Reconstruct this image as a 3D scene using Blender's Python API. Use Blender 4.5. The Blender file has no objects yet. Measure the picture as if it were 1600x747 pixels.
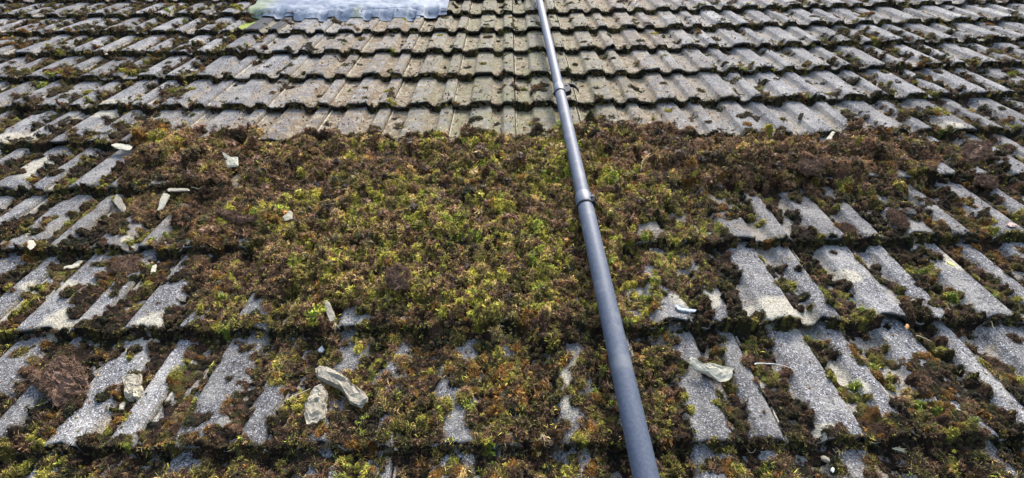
import bpy, bmesh, math, random
import numpy as np
from mathutils import Matrix, Vector, Euler

SC = bpy.context.scene
COL = SC.collection
random.seed(7)
RNG = np.random.default_rng(11)

# ------------------------------------------------------------------ frame of the roof
PITCH = math.radians(33.0)          # pitch of the roof
G, W_ = 0.345, 0.294                # gauge of a course, cover width of a tile
RIB, TILT, THICK = 0.021, 0.030, 0.017
CAMF = 829.945                      # focal length in pixels of the 1600 px wide photograph
CH, CTH, CYAW, CROLL, CU, CV, SAG = 1.10916431, 0.697229411, -0.00317627231, -0.0160511044, -0.0192952, -0.616617203, 0.00741975
CP, SP = math.cos(PITCH), math.sin(PITCH)


def to_world(P):
    """roof coordinates (along the courses, up the slope, off the roof) -> world"""
    P = np.asarray(P, float)
    return np.stack([P[..., 0], P[..., 1] * CP - P[..., 2] * SP, P[..., 1] * SP + P[..., 2] * CP], -1)


def sag(u):
    return SAG * (np.sqrt(u * u + .25) - .5)


def cam_axes():
    ct, st, cy, sy = math.cos(CTH), math.sin(CTH), math.cos(CYAW), math.sin(CYAW)
    F = np.array([sy * ct, cy * ct, -st]); R = np.array([cy, -sy, 0.]); U = np.cross(R, F)
    cr, sr = math.cos(CROLL), math.sin(CROLL)
    return cr * R + sr * U, -sr * R + cr * U, F


CR, CUP, CF = cam_axes()
CO = np.array([CU, CV, CH])

# ------------------------------------------------------------------ camera
cd = bpy.data.cameras.new('camera')
cd.sensor_width = 36.0
cd.lens = 36.0 * CAMF / 1600.0
cd.clip_start = 0.02
cd.clip_end = 2000.0
cam = bpy.data.objects.new('camera', cd)
COL.objects.link(cam)
ro = np.array([CO]); o_w = to_world(ro)[0]
r_w, u_w, f_w = to_world(CR), to_world(CUP), to_world(CF)
cam.matrix_world = Matrix([[r_w[0], u_w[0], -f_w[0], o_w[0]], [r_w[1], u_w[1], -f_w[1], o_w[1]],
                           [r_w[2], u_w[2], -f_w[2], o_w[2]], [0, 0, 0, 1]])
SC.camera = cam
cd.dof.use_dof = False

# ------------------------------------------------------------------ world, sun, exposure
SUN_EL, SUN_AZ = math.radians(63), math.radians(30)      # azimuth from +Y (up the slope) towards +X
wd = bpy.data.worlds.new('World'); SC.world = wd; wd.use_nodes = True
nt = wd.node_tree; nt.nodes.clear()
sky = nt.nodes.new('ShaderNodeTexSky'); sky.sky_type = 'NISHITA'; sky.sun_disc = False
sky.sun_elevation = SUN_EL; sky.sun_rotation = SUN_AZ
sky.air_density = 1.2; sky.dust_density = 4.0; sky.ozone_density = 1.0
bg = nt.nodes.new('ShaderNodeBackground'); bg.inputs['Strength'].default_value = 0.15
ow = nt.nodes.new('ShaderNodeOutputWorld')
nt.links.new(sky.outputs[0], bg.inputs[0]); nt.links.new(bg.outputs[0], ow.inputs[0])
sd = bpy.data.lights.new('sun', 'SUN'); sd.energy = 1.8; sd.angle = math.radians(13); sd.color = (1.0, 0.965, 0.91)
sun = bpy.data.objects.new('sun', sd); COL.objects.link(sun)
dirv = Vector((math.sin(SUN_AZ) * math.cos(SUN_EL), math.cos(SUN_AZ) * math.cos(SUN_EL), math.sin(SUN_EL)))
sun.rotation_euler = dirv.to_track_quat('Z', 'Y').to_euler()
sun.location = (0, 0, 6)
vs = SC.view_settings
vs.view_transform = 'Standard'; vs.look = 'None'; vs.exposure = 1.72; vs.gamma = 1.0; vs.use_curve_mapping = False


# ------------------------------------------------------------------ helpers: objects
def link(name, me, mat=None, parent=None):
    o = bpy.data.objects.new(name, me); COL.objects.link(o)
    if mat is not None and me is not None:
        for m in (mat if isinstance(mat, (list, tuple)) else [mat]):
            me.materials.append(m)
    if parent: o.parent = parent
    return o


def tag(o, label=None, cat=None, group=None, kind=None):
    if label: o['label'] = label
    if cat: o['category'] = cat
    if group: o['group'] = group
    if kind: o['kind'] = kind
    return o


def np_mesh(name, V, Fq, smooth=True):
    """mesh from vertex array and an (n,3) or (n,4) face array"""
    me = bpy.data.meshes.new(name)
    V = np.ascontiguousarray(V, dtype=np.float32); Fq = np.ascontiguousarray(Fq, dtype=np.int32)
    n, k = Fq.shape
    me.vertices.add(len(V)); me.vertices.foreach_set('co', V.ravel())
    me.loops.add(n * k); me.loops.foreach_set('vertex_index', Fq.ravel())
    me.polygons.add(n)
    me.polygons.foreach_set('loop_start', np.arange(0, n * k, k, dtype=np.int32))
    me.polygons.foreach_set('use_smooth', np.full(n, smooth, dtype=bool))
    me.update(calc_edges=True)
    return me


# ------------------------------------------------------------------ helpers: noise
class Noise:
    def __init__(s, seed, n=512):
        s.t = np.random.default_rng(seed).random((n, n)); s.n = n

    def __call__(s, x, y):
        x = np.asarray(x, float) + 1000.; y = np.asarray(y, float) + 1000.
        xi = np.floor(x).astype(int); yi = np.floor(y).astype(int)
        fx = x - xi; fy = y - yi
        fx = fx * fx * (3 - 2 * fx); fy = fy * fy * (3 - 2 * fy)
        n = s.n
        a = s.t[xi % n, yi % n]; b = s.t[(xi + 1) % n, yi % n]; c = s.t[xi % n, (yi + 1) % n]; d = s.t[(xi + 1) % n, (yi + 1) % n]
        return (a * (1 - fx) + b * fx) * (1 - fy) + (c * (1 - fx) + d * fx) * fy

    def fbm(s, x, y, o=3, gain=.5):
        v = 0; a = 1; t = 0
        for i in range(o):
            v = v + a * s(x * 2 ** i + 17.3 * i, y * 2 ** i - 9.1 * i); t += a; a *= gain
        return v / t


def rank01(v):
    """fbm values to roughly uniform 0..1"""
    return np.clip(0.5 + (v - .5) / .50, 0, 1)


NA, NB, NC, ND = Noise(1), Noise(2), Noise(3), Noise(4)


def project(P):
    d = np.asarray(P, float) - CO
    z = d @ CF
    z = np.where(z < .05, .05, z)
    return 800 + CAMF * (d @ CR) / z, 373.5 - CAMF * (d @ CUP) / z


def on_roof(x, y, n=0.0):
    """point of the roof seen at photo pixel x, y, at height n above the rib tops"""
    d = CF + CR * (x - 800) / CAMF - CUP * (y - 373.5) / CAMF
    P = CO + d * ((n - CO[2]) / d[2])
    t = (n + sag(P[0]) - CO[2]) / d[2]
    return CO + d * t


# ------------------------------------------------------------------ tile profile
PF = [(0.004, .0055), (.016, .006), (.026, .0005), (.06, -.001), (.12, -.0015), (.19, -.001), (.245, .0005), (.265, .004), (.292, .0165), (.305, .0197), (.325, .021),
      (.38, .0212), (.45, .0213), (.52, .0212), (.565, .021), (.583, .0195), (.597, .0165), (.622, .004), (.642, .0008), (.68, -.001), (.72, -.0012), (.758, .0005), (.777, .004),
      (.802, .0165), (.813, .0197), (.83, .021), (.88, .0212), (.94, .021), (.966, .0195), (.979, .016), (.990, .004)]
PX = np.array([a for a, b in PF]); PZ = np.array([b for a, b in PF])


def prof(u):
    f = (u / W_) % 1.0
    return np.interp(f, PX, PZ)


def surf(u, v):
    k = np.floor(v / G)
    s = v - k * G
    return prof(u) - RIB - TILT * s / G + sag(u)


# ------------------------------------------------------------------ materials
def new_mat(name):
    m = bpy.data.materials.new(name); m.use_nodes = True
    t = m.node_tree; t.nodes.clear()
    out = t.nodes.new('ShaderNodeOutputMaterial'); b = t.nodes.new('ShaderNodeBsdfPrincipled')
    t.links.new(b.outputs[0], out.inputs[0])
    return m, t, b


class NT:
    """tiny node-writing helper"""
    def __init__(s, t): s.t = t

    def n(s, ty, **kw):
        nd = s.t.nodes.new(ty)
        for k, v in kw.items(): setattr(nd, k, v)
        return nd

    def l(s, a, b): s.t.links.new(a, b)

    def val(s, sock, v):
        if hasattr(v, 'is_output'): s.l(v, sock)
        else: sock.default_value = v

    def math(s, op, a, b=0.0, c=None, clamp=False):
        nd = s.n('ShaderNodeMath', operation=op, use_clamp=clamp)
        s.val(nd.inputs[0], a); s.val(nd.inputs[1], b)
        if c is not None: s.val(nd.inputs[2], c)
        return nd.outputs[0]

    def noise(s, vec, scale, detail=4, rough=.55, dist=0.0):
        nd = s.n('ShaderNodeTexNoise'); s.l(vec, nd.inputs['Vector'])
        nd.inputs['Scale'].default_value = scale; nd.inputs['Detail'].default_value = detail
        nd.inputs['Roughness'].default_value = rough; nd.inputs['Distortion'].default_value = dist
        return nd.outputs['Fac']

    def voro(s, vec, scale, out='Distance', feature='F1'):
        nd = s.n('ShaderNodeTexVoronoi', feature=feature); s.l(vec, nd.inputs['Vector'])
        nd.inputs['Scale'].default_value = scale
        return nd.outputs[out]

    def ramp(s, f, lo, hi, smooth=True):
        nd = s.n('ShaderNodeMapRange'); nd.interpolation_type = 'SMOOTHSTEP' if smooth else 'LINEAR'
        s.l(f, nd.inputs['Value']); nd.inputs['From Min'].default_value = lo; nd.inputs['From Max'].default_value = hi
        return nd.outputs['Result']

    def mix(s, f, a, b, mode='MIX'):
        nd = s.n('ShaderNodeMix', data_type='RGBA', blend_type=mode)
        s.val(nd.inputs[0], f)
        for i, c in ((6, a), (7, b)):
            if hasattr(c, 'is_output'): s.l(c, nd.inputs[i])
            else: nd.inputs[i].default_value = (*c, 1)
        return nd.outputs[2]

    def bump(s, h, dist, strength, normal=None):
        nd = s.n('ShaderNodeBump'); s.l(h, nd.inputs['Height'])
        nd.inputs['Distance'].default_value = dist; nd.inputs['Strength'].default_value = strength
        if normal is not None: s.l(normal, nd.inputs['Normal'])
        return nd.outputs[0]

    def roofpos(s):
        g = s.n('ShaderNodeNewGeometry'); mp = s.n('ShaderNodeMapping')
        mp.inputs['Rotation'].default_value = (-PITCH, 0, 0)
        s.l(g.outputs['Position'], mp.inputs['Vector'])
        return mp.outputs[0]


STAINS = []   # (u, v, ru, rv) pale mortar / lichen smears, filled below


def stain(x, y, rx, ry):
    P = on_roof(x, y); Q = on_roof(x + rx, y); R = on_roof(x, y - ry)
    STAINS.append((P[0], P[1], abs(Q[0] - P[0]), abs(R[1] - P[1])))


for s_ in [(1218, 482, 58, 24), (98, 497, 30, 22), (240, 505, 32, 22), (1330, 425, 20, 12), (1312, 575, 22, 30), (1090, 465, 45, 16),
           (890, 600, 20, 45), (1285, 672, 40, 14), (20, 215, 40, 14), (60, 255, 30, 20), (205, 372, 18, 8), (1345, 597, 18, 14), (1500, 400, 24, 16),
           (70, 440, 50, 10), (780, 515, 24, 10), (1050, 635, 30, 14), (160, 165, 30, 12), (1480, 195, 30, 10)]:
    stain(*s_)


def tile_material(fresh=False):
    m, t, b = new_mat('concrete_tile_fresh' if fresh else 'concrete_tile'); N = NT(t)
    p = N.roofpos()
    info = N.n('ShaderNodeObjectInfo')
    rnd = info.outputs['Random']
    fine = N.noise(p, 300, 4, .75)
    mid = N.noise(p, 90, 4, .65)
    big = N.noise(p, 9, 4, .6)
    grit = N.voro(p, 330)
    grit2 = N.n('ShaderNodeTexVoronoi'); N.l(p, grit2.inputs['Vector']); grit2.inputs['Scale'].default_value = 380
    sepc = N.n('ShaderNodeSeparateColor'); N.l(grit2.outputs['Color'], sepc.inputs[0])
    base = (.06, .06, .066) if fresh else (.195, .192, .195)
    dark = (.025, .025, .028) if fresh else (.055, .053, .055)
    lite = (.12, .12, .13) if fresh else (.44, .435, .43)
    c = N.mix(N.ramp(fine, .40, .58), dark, base)
    c = N.mix(N.ramp(mid, .42, .55), N.mix(.62, c, dark), c)
    m2 = N.noise(p, 165, 3, .7)
    c = N.mix(N.math('MULTIPLY', N.ramp(m2, .56, .66), .32), c, lite)
    c = N.mix(N.math('MULTIPLY', N.ramp(sepc.outputs[0], .78, .92), .75), c, lite)
    c = N.mix(N.math('MULTIPLY', N.ramp(sepc.outputs[1], .74, .84), .85), c, (.025, .022, .02))
    if not fresh:
        # broad weathering, per tile tint
        c = N.mix(N.math('MULTIPLY', N.ramp(big, .42, .70), .45), c, (.36, .34, .29))
        hs = N.n('ShaderNodeHueSaturation'); N.l(c, hs.inputs['Color'])
        hs.inputs['Saturation'].default_value = .9
        N.l(N.math('MULTIPLY_ADD', rnd, .48, .74), hs.inputs['Value'])
        c = hs.outputs[0]
        sx = N.n('ShaderNodeSeparateXYZ'); N.l(p, sx.inputs[0])
        U, V = sx.outputs[0], sx.outputs[1]
        # rib height inside the tile (local z falls with the tilt): troughs keep dirt
        tc = N.n('ShaderNodeTexCoord'); so = N.n('ShaderNodeSeparateXYZ'); N.l(tc.outputs['Object'], so.inputs[0])
        hgt = N.math('ADD', so.outputs[2], N.math('MULTIPLY', so.outputs[1], TILT / G))   # 0 on rib tops, -RIB in troughs
        trough = N.ramp(N.math('MULTIPLY', hgt, -1.0), .003, .014)
        bar = N.math('MULTIPLY', N.ramp(so.outputs[0], .0085, .0045), N.ramp(N.noise(p, 16, 3, .6), .38, .55))
        # scraped belt in the middle, freshly bared beige concrete
        wob = N.math('MULTIPLY_ADD', N.noise(p, 3.2, 3, .6), 1.3, -.65)
        left = N.ramp(N.math('ADD', N.math('ADD', U, N.math('MULTIPLY', V, -.15)), wob), -1.75, -1.25)
        right = N.ramp(N.math('ADD', N.math('ADD', U, N.math('MULTIPLY', V, -.10)), wob), .95, .35)
        low = N.ramp(V, .55, 1.0)
        belt = N.math('MULTIPLY', N.math('MULTIPLY', left, right), low)
        patchn = N.noise(p, 22, 4, .6)
        beige = N.mix(N.ramp(fine, .35, .65), (.13, .105, .07), (.40, .35, .255))
        beige = N.mix(N.math('MULTIPLY', N.ramp(sepc.outputs[1], .80, .9), .8), beige, (.06, .04, .025))
        bf = N.math('MULTIPLY', belt, N.math('MAXIMUM', N.math('MULTIPLY', trough, .92), N.ramp(patchn, .50, .60)))
        c = N.mix(bf, c, beige)
        rb = N.noise(p, 30, 5, .65)
        rootf = N.math('MULTIPLY', N.math('MULTIPLY', belt, N.ramp(rb, .42, .55)), N.math('MULTIPLY_ADD', trough, .35, .62))
        c = N.mix(rootf, c, N.mix(N.ramp(fine, .4, .6), (.055, .036, .020), (.20, .145, .085)))
        gz = N.ramp(N.math('ABSOLUTE', N.math('ADD', U, N.math('MULTIPLY', wob, .35))), .75, .15)
        c = N.mix(N.math('MULTIPLY', N.math('MULTIPLY', gz, belt), N.math('MULTIPLY_ADD', N.ramp(N.noise(p, 12, 4, .6), .4, .65), .5, .2)), c, (.145, .150, .075))
        # general dirt of the troughs outside the belt
        tf = N.math('MULTIPLY', N.math('MULTIPLY', trough, N.math('SUBTRACT', 1.0, belt)), N.ramp(N.noise(p, 26, 4, .6), .40, .62))
        c = N.mix(N.math('MULTIPLY', tf, .75), c, N.mix(N.ramp(fine, .4, .6), (.10, .075, .05), (.36, .31, .22)))
        c = N.mix(N.math('MULTIPLY', bar, .8), c, (.42, .38, .30))
        # pale smears
        lf = None
        nz = N.math('MULTIPLY_ADD', N.noise(p, 30, 3, .6), .9, -.45)
        for (a, b_, ru, rv) in STAINS:
            dx = N.math('MULTIPLY', N.math('SUBTRACT', U, a), 1 / ru); dy = N.math('MULTIPLY', N.math('SUBTRACT', V, b_), 1 / rv)
            r2 = N.math('ADD', N.math('MULTIPLY', dx, dx), N.math('MULTIPLY', dy, dy))
            lf = r2 if lf is None else N.math('MINIMUM', lf, r2)
        f = N.ramp(N.math('ADD', lf, nz), 1.25, .45)
        c = N.mix(N.math('MULTIPLY', f, .88), c, N.mix(N.ramp(fine, .38, .58), (.20, .18, .13), (.44, .41, .32)))
        # dark lichen dots and small holes
        dv = N.n('ShaderNodeTexVoronoi'); N.l(p, dv.inputs['Vector']); dv.inputs['Scale'].default_value = 60
        ds = N.n('ShaderNodeSeparateColor'); N.l(dv.outputs['Color'], ds.inputs[0])
        dots = N.math('MULTIPLY', N.ramp(dv.outputs['Distance'], .30, .20), N.ramp(ds.outputs[0], .83, .86))
        c = N.mix(N.math('MULTIPLY', dots, .85), c, (.02, .018, .016))
        for sc_, th, sz in ((105, .70, .34), (170, .66, .40)):
            dv = N.n('ShaderNodeTexVoronoi'); N.l(p, dv.inputs['Vector']); dv.inputs['Scale'].default_value = sc_
            ds = N.n('ShaderNodeSeparateColor'); N.l(dv.outputs['Color'], ds.inputs[0])
            dd = N.math('MULTIPLY', N.ramp(dv.outputs['Distance'], sz, sz - .14), N.ramp(ds.outputs[0], th, th + .05))
            c = N.mix(N.math('MULTIPLY', dd, .75), c, N.mix(ds.outputs[1], (.022, .017, .012), (.10, .075, .05)))
        blot = N.ramp(N.noise(p, 55, 5, .75), .50, .66)
        c = N.mix(N.math('MULTIPLY', blot, .55), c, N.mix(belt, (.085, .082, .078), (.115, .080, .050)))
    else:
        sx = N.n('ShaderNodeTexCoord'); so = N.n('ShaderNodeSeparateXYZ'); N.l(sx.outputs['Object'], so.inputs[0])
        hgt = N.math('ADD', so.outputs[2], N.math('MULTIPLY', so.outputs[1], TILT / G))
        tr = N.ramp(N.math('MULTIPLY', hgt, -1.0), .006, .015)
        lime = N.math('MULTIPLY', tr, N.ramp(so.outputs[0], .13, .06))
        c = N.mix(N.math('MULTIPLY', tr, .6), c, (.22, .20, .13))
        c = N.mix(N.math('MULTIPLY', lime, .85), c, (.20, .25, .035))
    N.l(c, b.inputs['Base Color'])
    b.inputs['Roughness'].default_value = .9
    b.inputs['Specular IOR Level'].default_value = .25
    h = N.math('ADD', N.math('MULTIPLY', fine, .8), N.math('ADD', N.math('MULTIPLY', mid, 1.2), N.math('MULTIPLY', grit, .7)))
    N.l(N.bump(h, .0030, .9), b.inputs['Normal'])
    return m


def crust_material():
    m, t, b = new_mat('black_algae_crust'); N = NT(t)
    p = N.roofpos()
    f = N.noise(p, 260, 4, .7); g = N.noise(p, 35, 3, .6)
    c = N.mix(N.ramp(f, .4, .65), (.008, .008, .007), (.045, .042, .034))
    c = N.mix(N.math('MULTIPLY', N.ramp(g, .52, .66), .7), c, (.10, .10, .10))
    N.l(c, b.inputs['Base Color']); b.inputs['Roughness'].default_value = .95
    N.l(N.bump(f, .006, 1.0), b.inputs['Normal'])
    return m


def moss_material():
    m, t, b = new_mat('moss_body'); N = NT(t)
    p = N.roofpos()
    a = N.n('ShaderNodeAttribute', attribute_name='col')
    f = N.noise(p, 380, 3, .75); g = N.noise(p, 140, 3, .6)
    c = N.mix(N.ramp(f, .36, .66), N.mix(.85, a.outputs['Color'], (.006, .005, .004)), N.mix(.55, a.outputs['Color'], (.010, .008, .006)))
    hs = N.n('ShaderNodeHueSaturation'); N.l(c, hs.inputs['Color']); N.l(N.math('MULTIPLY_ADD', g, 1.6, .35), hs.inputs['Value'])
    N.l(hs.outputs[0], b.inputs['Base Color']); b.inputs['Roughness'].default_value = .95
    b.inputs['Specular IOR Level'].default_value = .15
    N.l(N.bump(N.math('ADD', f, g), .008, 1.0), b.inputs['Normal'])
    return m


def frond_material():
    m, t, b = new_mat('moss_fronds'); N = NT(t)
    a = N.n('ShaderNodeAttribute', attribute_name='col', attribute_type='INSTANCER')
    tp = N.n('ShaderNodeAttribute', attribute_name='tip')
    tint = N.n('ShaderNodeAttribute', attribute_name='tint')
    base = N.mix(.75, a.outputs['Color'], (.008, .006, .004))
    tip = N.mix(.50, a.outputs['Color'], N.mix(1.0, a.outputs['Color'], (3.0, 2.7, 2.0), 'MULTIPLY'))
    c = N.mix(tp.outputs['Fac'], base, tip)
    tv = tint.outputs['Fac']
    c = N.mix(N.math('MULTIPLY', N.math('MULTIPLY', N.ramp(tv, .80, .90), tp.outputs['Fac']), .55), c, (.36, .31, .10))
    c = N.mix(N.math('MULTIPLY', N.ramp(tv, .38, .20), .65), c, (.040, .024, .016))
    hs = N.n('ShaderNodeHueSaturation'); N.l(c, hs.inputs['Color']); N.l(N.math('MULTIPLY_ADD', tv, 1.5, .35), hs.inputs['Value'])
    N.l(hs.outputs[0], b.inputs['Base Color']); b.inputs['Roughness'].default_value = .7
    b.inputs['Specular IOR Level'].default_value = .3
    return m


def simple(name, col, rough=.7, var=None, scale=60, bump=.002, metallic=0.0, spec=.3):
    m, t, b = new_mat(name); N = NT(t)
    tc = N.n('ShaderNodeTexCoord'); p = tc.outputs['Object']
    f = N.noise(p, scale * 2.2, 5, .7); g = N.noise(p, scale * 12, 3, .7)
    c = N.mix(N.ramp(f, .30, .72), var if var else tuple(x * .5 for x in col), col)
    c = N.mix(N.math('MULTIPLY', N.ramp(g, .52, .68), .40), c, tuple(x * .35 for x in col))
    N.l(c, b.inputs['Base Color']); b.inputs['Roughness'].default_value = rough; b.inputs['Metallic'].default_value = metallic
    b.inputs['Specular IOR Level'].default_value = spec
    if bump: N.l(N.bump(N.math('ADD', f, N.math('MULTIPLY', g, .5)), bump, .8), b.inputs['Normal'])
    return m


M_TILE = tile_material(); M_FRESH = tile_material(True); M_CRUST = crust_material()
M_MOSS = moss_material(); M_FROND = frond_material()
M_MORTAR = simple('grey_mortar', (.38, .342, .262), .95, (.21, .185, .14), 60, .005, spec=.1)
M_MORTAR_PALE = simple('cream_mortar', (.43, .39, .29), .95, (.27, .24, .175), 60, .002, spec=.1)
M_FLAKE = simple('pale_flake', (.46, .425, .32), .9, (.33, .305, .23), 50, .001, spec=.1)
M_WHITE = simple('white_flake', (.58, .58, .52), .8, (.55, .56, .52), 60, .001)
M_SLATE = simple('blue_grey_flake', (.30, .33, .36), .5, (.2, .23, .26), 40, .001)
M_STRAW = simple('dry_straw', (.52, .45, .28), .7, (.34, .27, .15), 80, .0005)
M_ROOT = simple('brown_root_mat', (.22, .135, .092), .95, (.07, .04, .027), 90, .004)
M_BLACK = simple('black_plastic', (.010, .010, .011), .6, (.016, .016, .016), 40, .0003, spec=.2)
M_UNDER = simple('dark_underlay', (.02, .02, .02), .95, (.012, .012, .012), 10, .001)

# ------------------------------------------------------------------ THE ROOF: every tile an object of its own
roof = bpy.data.objects.new('tiled_roof', None); COL.objects.link(roof)
tag(roof, 'pitched roof of grey ribbed interlocking concrete tiles in overlapping courses, moss in its channels', None, None, 'structure')
roof.rotation_euler = (PITCH, 0, 0)


def tile_mesh(seed):
    r = np.random.default_rng(seed); nz = Noise(100 + seed, 64)
    S = np.array([0, .003, .009, .022, .045, .08, .12, .16, .20, .24, .28, .315, .345, .385])
    n, k = len(PX), len(S)
    X = PX * W_
    V = []
    chips = [(r.uniform(0, W_), r.uniform(.005, .022), r.uniform(.003, .015)) for _ in range(6)]
    edge = (nz(X * 60, X * 0) - .5) * .007 + (nz(X * 200, X * 0 + 9) - .5) * .004
    for cx, cw, cdp in chips:
        edge = edge + cdp * np.exp(-((X - cx) / cw) ** 2)
    for j, s in enumerate(S):
        z = PZ - RIB - TILT * s / G
        fall = max(0, 1 - s / .03)
        y = s + edge * max(0, 1 - s / .05)
        z = z - .0035 * (max(0, 1 - s / .006)) ** 2 + (nz(X * 45 + 3, np.full(n, s * 45)) - .5) * .0016 - fall * .002 * nz(X * 120, np.full(n, s * 80))
        V.append(np.stack([X, y, z], -1))
    top = len(V) * n
    # underside: nose lower edge and a back line
    lowz = PZ - RIB - THICK
    V.append(np.stack([X, edge + .002, lowz + (nz(X * 80, X * 0 + 5) - .5) * .003], -1))
    V.append(np.stack([X, np.full(n, S[-1]), lowz - TILT * S[-1] / G], -1))
    V = np.concatenate(V)
    F, mi = [], []
    for j in range(k - 1):
        for i in range(n - 1):
            F.append((j * n + i, j * n + i + 1, (j + 1) * n + i + 1, (j + 1) * n + i)); mi.append(0)
    a, b_ = k * n, (k + 1) * n
    for i in range(n - 1):
        F.append((a + i, a + i + 1, i + 1, i)); mi.append(1)            # the nose
        F.append((b_ + i, b_ + i + 1, a + i + 1, a + i)); mi.append(1)  # the underside
    for i in (0, n - 1):                                                # the two side edges
        for j in range(k - 1):
            t0, t1 = j * n + i, (j + 1) * n + i
            l0 = a + i if j == 0 else len(V)
            pass
    V = list(map(tuple, V))
    for i in (0, n - 1):
        prev = a + i
        for j in range(1, k):
            s = S[j]
            if j == k - 1: cur = b_ + i
            else:
                V.append((X[i], s, lowz[i] - TILT * s / G)); cur = len(V) - 1
            t0, t1 = (j - 1) * n + i, j * n + i
            F.append((t0, t1, cur, prev) if i == 0 else (t1, t0, prev, cur)); mi.append(0)
            prev = cur
    me = np_mesh('roof_tile', np.array(V), np.array(F))
    me.materials.append(M_TILE); me.materials.append(M_CRUST)
    me.polygons.foreach_set('material_index', np.array(mi, dtype=np.int32)); me.update()
    return me


variants = [tile_mesh(i) for i in range(12)]
fresh_me = variants[3].copy(); fresh_me.materials[0] = M_FRESH
tile_rng = random.Random(5)
for k in range(-1, 11):
    v0 = k * G
    # visible span of this course
    xs = []
    for yy in (v0, v0 + G):
        for side in (0, 1600):
            # intersect the frame's side with the roof line v = yy
            lo, hi = (-6.0, 0.) if side == 0 else (0., 6.0)
            for _ in range(40):
                md = (lo + hi) / 2; X, Y = project(np.array([md, yy, 0.]))
                if (X < side): lo = md
                else: hi = md
            xs.append((lo + hi) / 2)
    mlo, mhi = math.floor(min(xs) / W_) - 0, math.floor(max(xs) / W_) + 0
    if k == 10: mlo, mhi = -14, -1
    for m in range(mlo, mhi + 1):
        is_fresh = (k == 8 and m == -6)
        o = bpy.data.objects.new('roof_tile', fresh_me if is_fresh else tile_rng.choice(variants))
        COL.objects.link(o); o.parent = roof
        uc = (m + .5) * W_
        sl = SAG * uc / math.sqrt(uc * uc + .25)
        jit = tile_rng.gauss(0, .0022)
        o.location = (m * W_ + tile_rng.gauss(0, .0007), v0 + jit, sag(uc) - sl * W_ / 2 + tile_rng.uniform(-.0015, .0015))
        o.rotation_euler = (tile_rng.gauss(0, .004), -math.atan(sl), tile_rng.gauss(0, .0035))
        if is_fresh: o['label'] = 'newer charcoal tile with a lime green channel beside the lead flashing'
und = np.array([[-5.2, -.45, -.085], [5.2, -.45, -.085], [5.2, 4.0, -.085], [-5.2, 4.0, -.085], [-5.2, -.45, -.105], [5.2, -.45, -.105], [5.2, 4.0, -.105], [-5.2, 4.0, -.105]])
link('roof_underlay', np_mesh('roof_underlay', und, np.array([(0, 1, 2, 3), (7, 6, 5, 4), (0, 4, 5, 1), (1, 5, 6, 2), (2, 6, 7, 3), (3, 7, 4, 0)]), False), M_UNDER, roof)

# ------------------------------------------------------------------ WHERE MOSS GROWS
# one character per 50 photo pixels: . scraped, 1-4 growing coverage, 5 raked loose moss
BANDS = [(-80, 25, "22222222.............11111111111"),
         (25, 50, "2222222..............11111111111"),
         (50, 85, "22222222.............11111222222"),
         (85, 120, "2222222...............1111222222"),
         (120, 165, "222223................1111122222"),
         (165, 196, "33333................11111222222"),
         (196, 215, "333345............55522111122222"),
         (215, 250, "33335555555555555555555555555332"),
         (250, 290, "22334555555555555555555555555333"),
         (290, 340, "22334445555555555555544333333333"),
         (340, 385, "22333355555555555555443322323333"),
         (385, 450, "33333344555555555554443222222223"),
         (450, 520, "22333344445555555544433322222222"),
         (520, 600, "33333333444444444444433333333333"),
         (600, 700, "33333333344444444444433332333333"),
         (700, 900, "44444444444444444444444444444444")]
COV = {'.': (.05, .005), '1': (.34, .03), '2': (.64, .07), '3': (.88, .19), '4': (.99, .80), '5': (1.0, .955)}
CODE = np.zeros((16, 32), int)
for i, (a, b, s) in enumerate(BANDS):
    for j, ch in enumerate(s): CODE[i, j] = '.12345'.index(ch)
CT = np.array([COV[c][0] for c in '.12345']); CRB = np.array([COV[c][1] for c in '.12345'])
YB = np.array([b for a, b, s in BANDS])
BARE = [  # (cx, cy, rx, ry) in photo pixels: bare concrete inside the heavy moss
    (365, 283, 18, 9), (222, 281, 16, 7), (240, 277, 12, 6), (303, 380, 20, 8), (658, 378, 13, 7), (1013, 368, 18, 11), (1085, 366, 10, 9), (1158, 360, 24, 15),
    (1070, 342, 12, 14), (1058, 318, 8, 10), (1128, 322, 10, 8), (405, 488, 20, 24), (462, 497, 18, 16), (556, 498, 24, 20), (638, 499, 13, 14), (792, 503, 16, 10), (876, 498, 9, 8), (1078, 492, 28, 12),
    (1090, 470, 42, 14), (545, 550, 22, 18), (716, 534, 20, 7), (892, 545, 13, 20), (888, 590, 15, 30), (884, 645, 12, 22), (1062, 540, 24, 14), (712, 680, 26, 18), (722, 655, 12, 14),
    (502, 683, 28, 16), (595, 688, 12, 12), (790, 685, 9, 10), (488, 738, 25, 14), (280, 738, 30, 14), (1136, 738, 28, 16), (1215, 738, 20, 12), (40, 738, 32, 10), (1560, 735, 26, 12),
    (618, 583, 13, 18), (702, 590, 5, 14), (1218, 480, 55, 26), (1165, 420, 18, 22), (1190, 450, 20, 20), (1225, 272, 18, 7), (1298, 272, 10, 6), (1380, 270, 48, 8), (1475, 262, 22, 10),
    (1245, 340, 26, 30), (1330, 345, 26, 30), (1090, 610, 25, 24), (1120, 655, 22, 20), (1185, 640, 20, 40), (1270, 590, 24, 50), (1300, 650, 28, 30), (1380, 590, 16, 20), (1050, 638, 14, 8),
    (455, 287, 3, 3), (500, 285, 20, 6), (110, 500, 40, 20), (300, 490, 8, 10), (355, 560, 16, 24), (330, 620, 26, 30), (300, 675, 30, 24), (415, 620, 12, 50), (200, 640, 20, 30), (100, 680, 30, 16), (145, 590, 16, 30),
    (1550, 610, 18, 20), (1590, 640, 20, 20), (1545, 575, 14, 16), (425, 252, 10, 5), (1000, 270, 12, 6), (1045, 279, 10, 5)]
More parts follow.
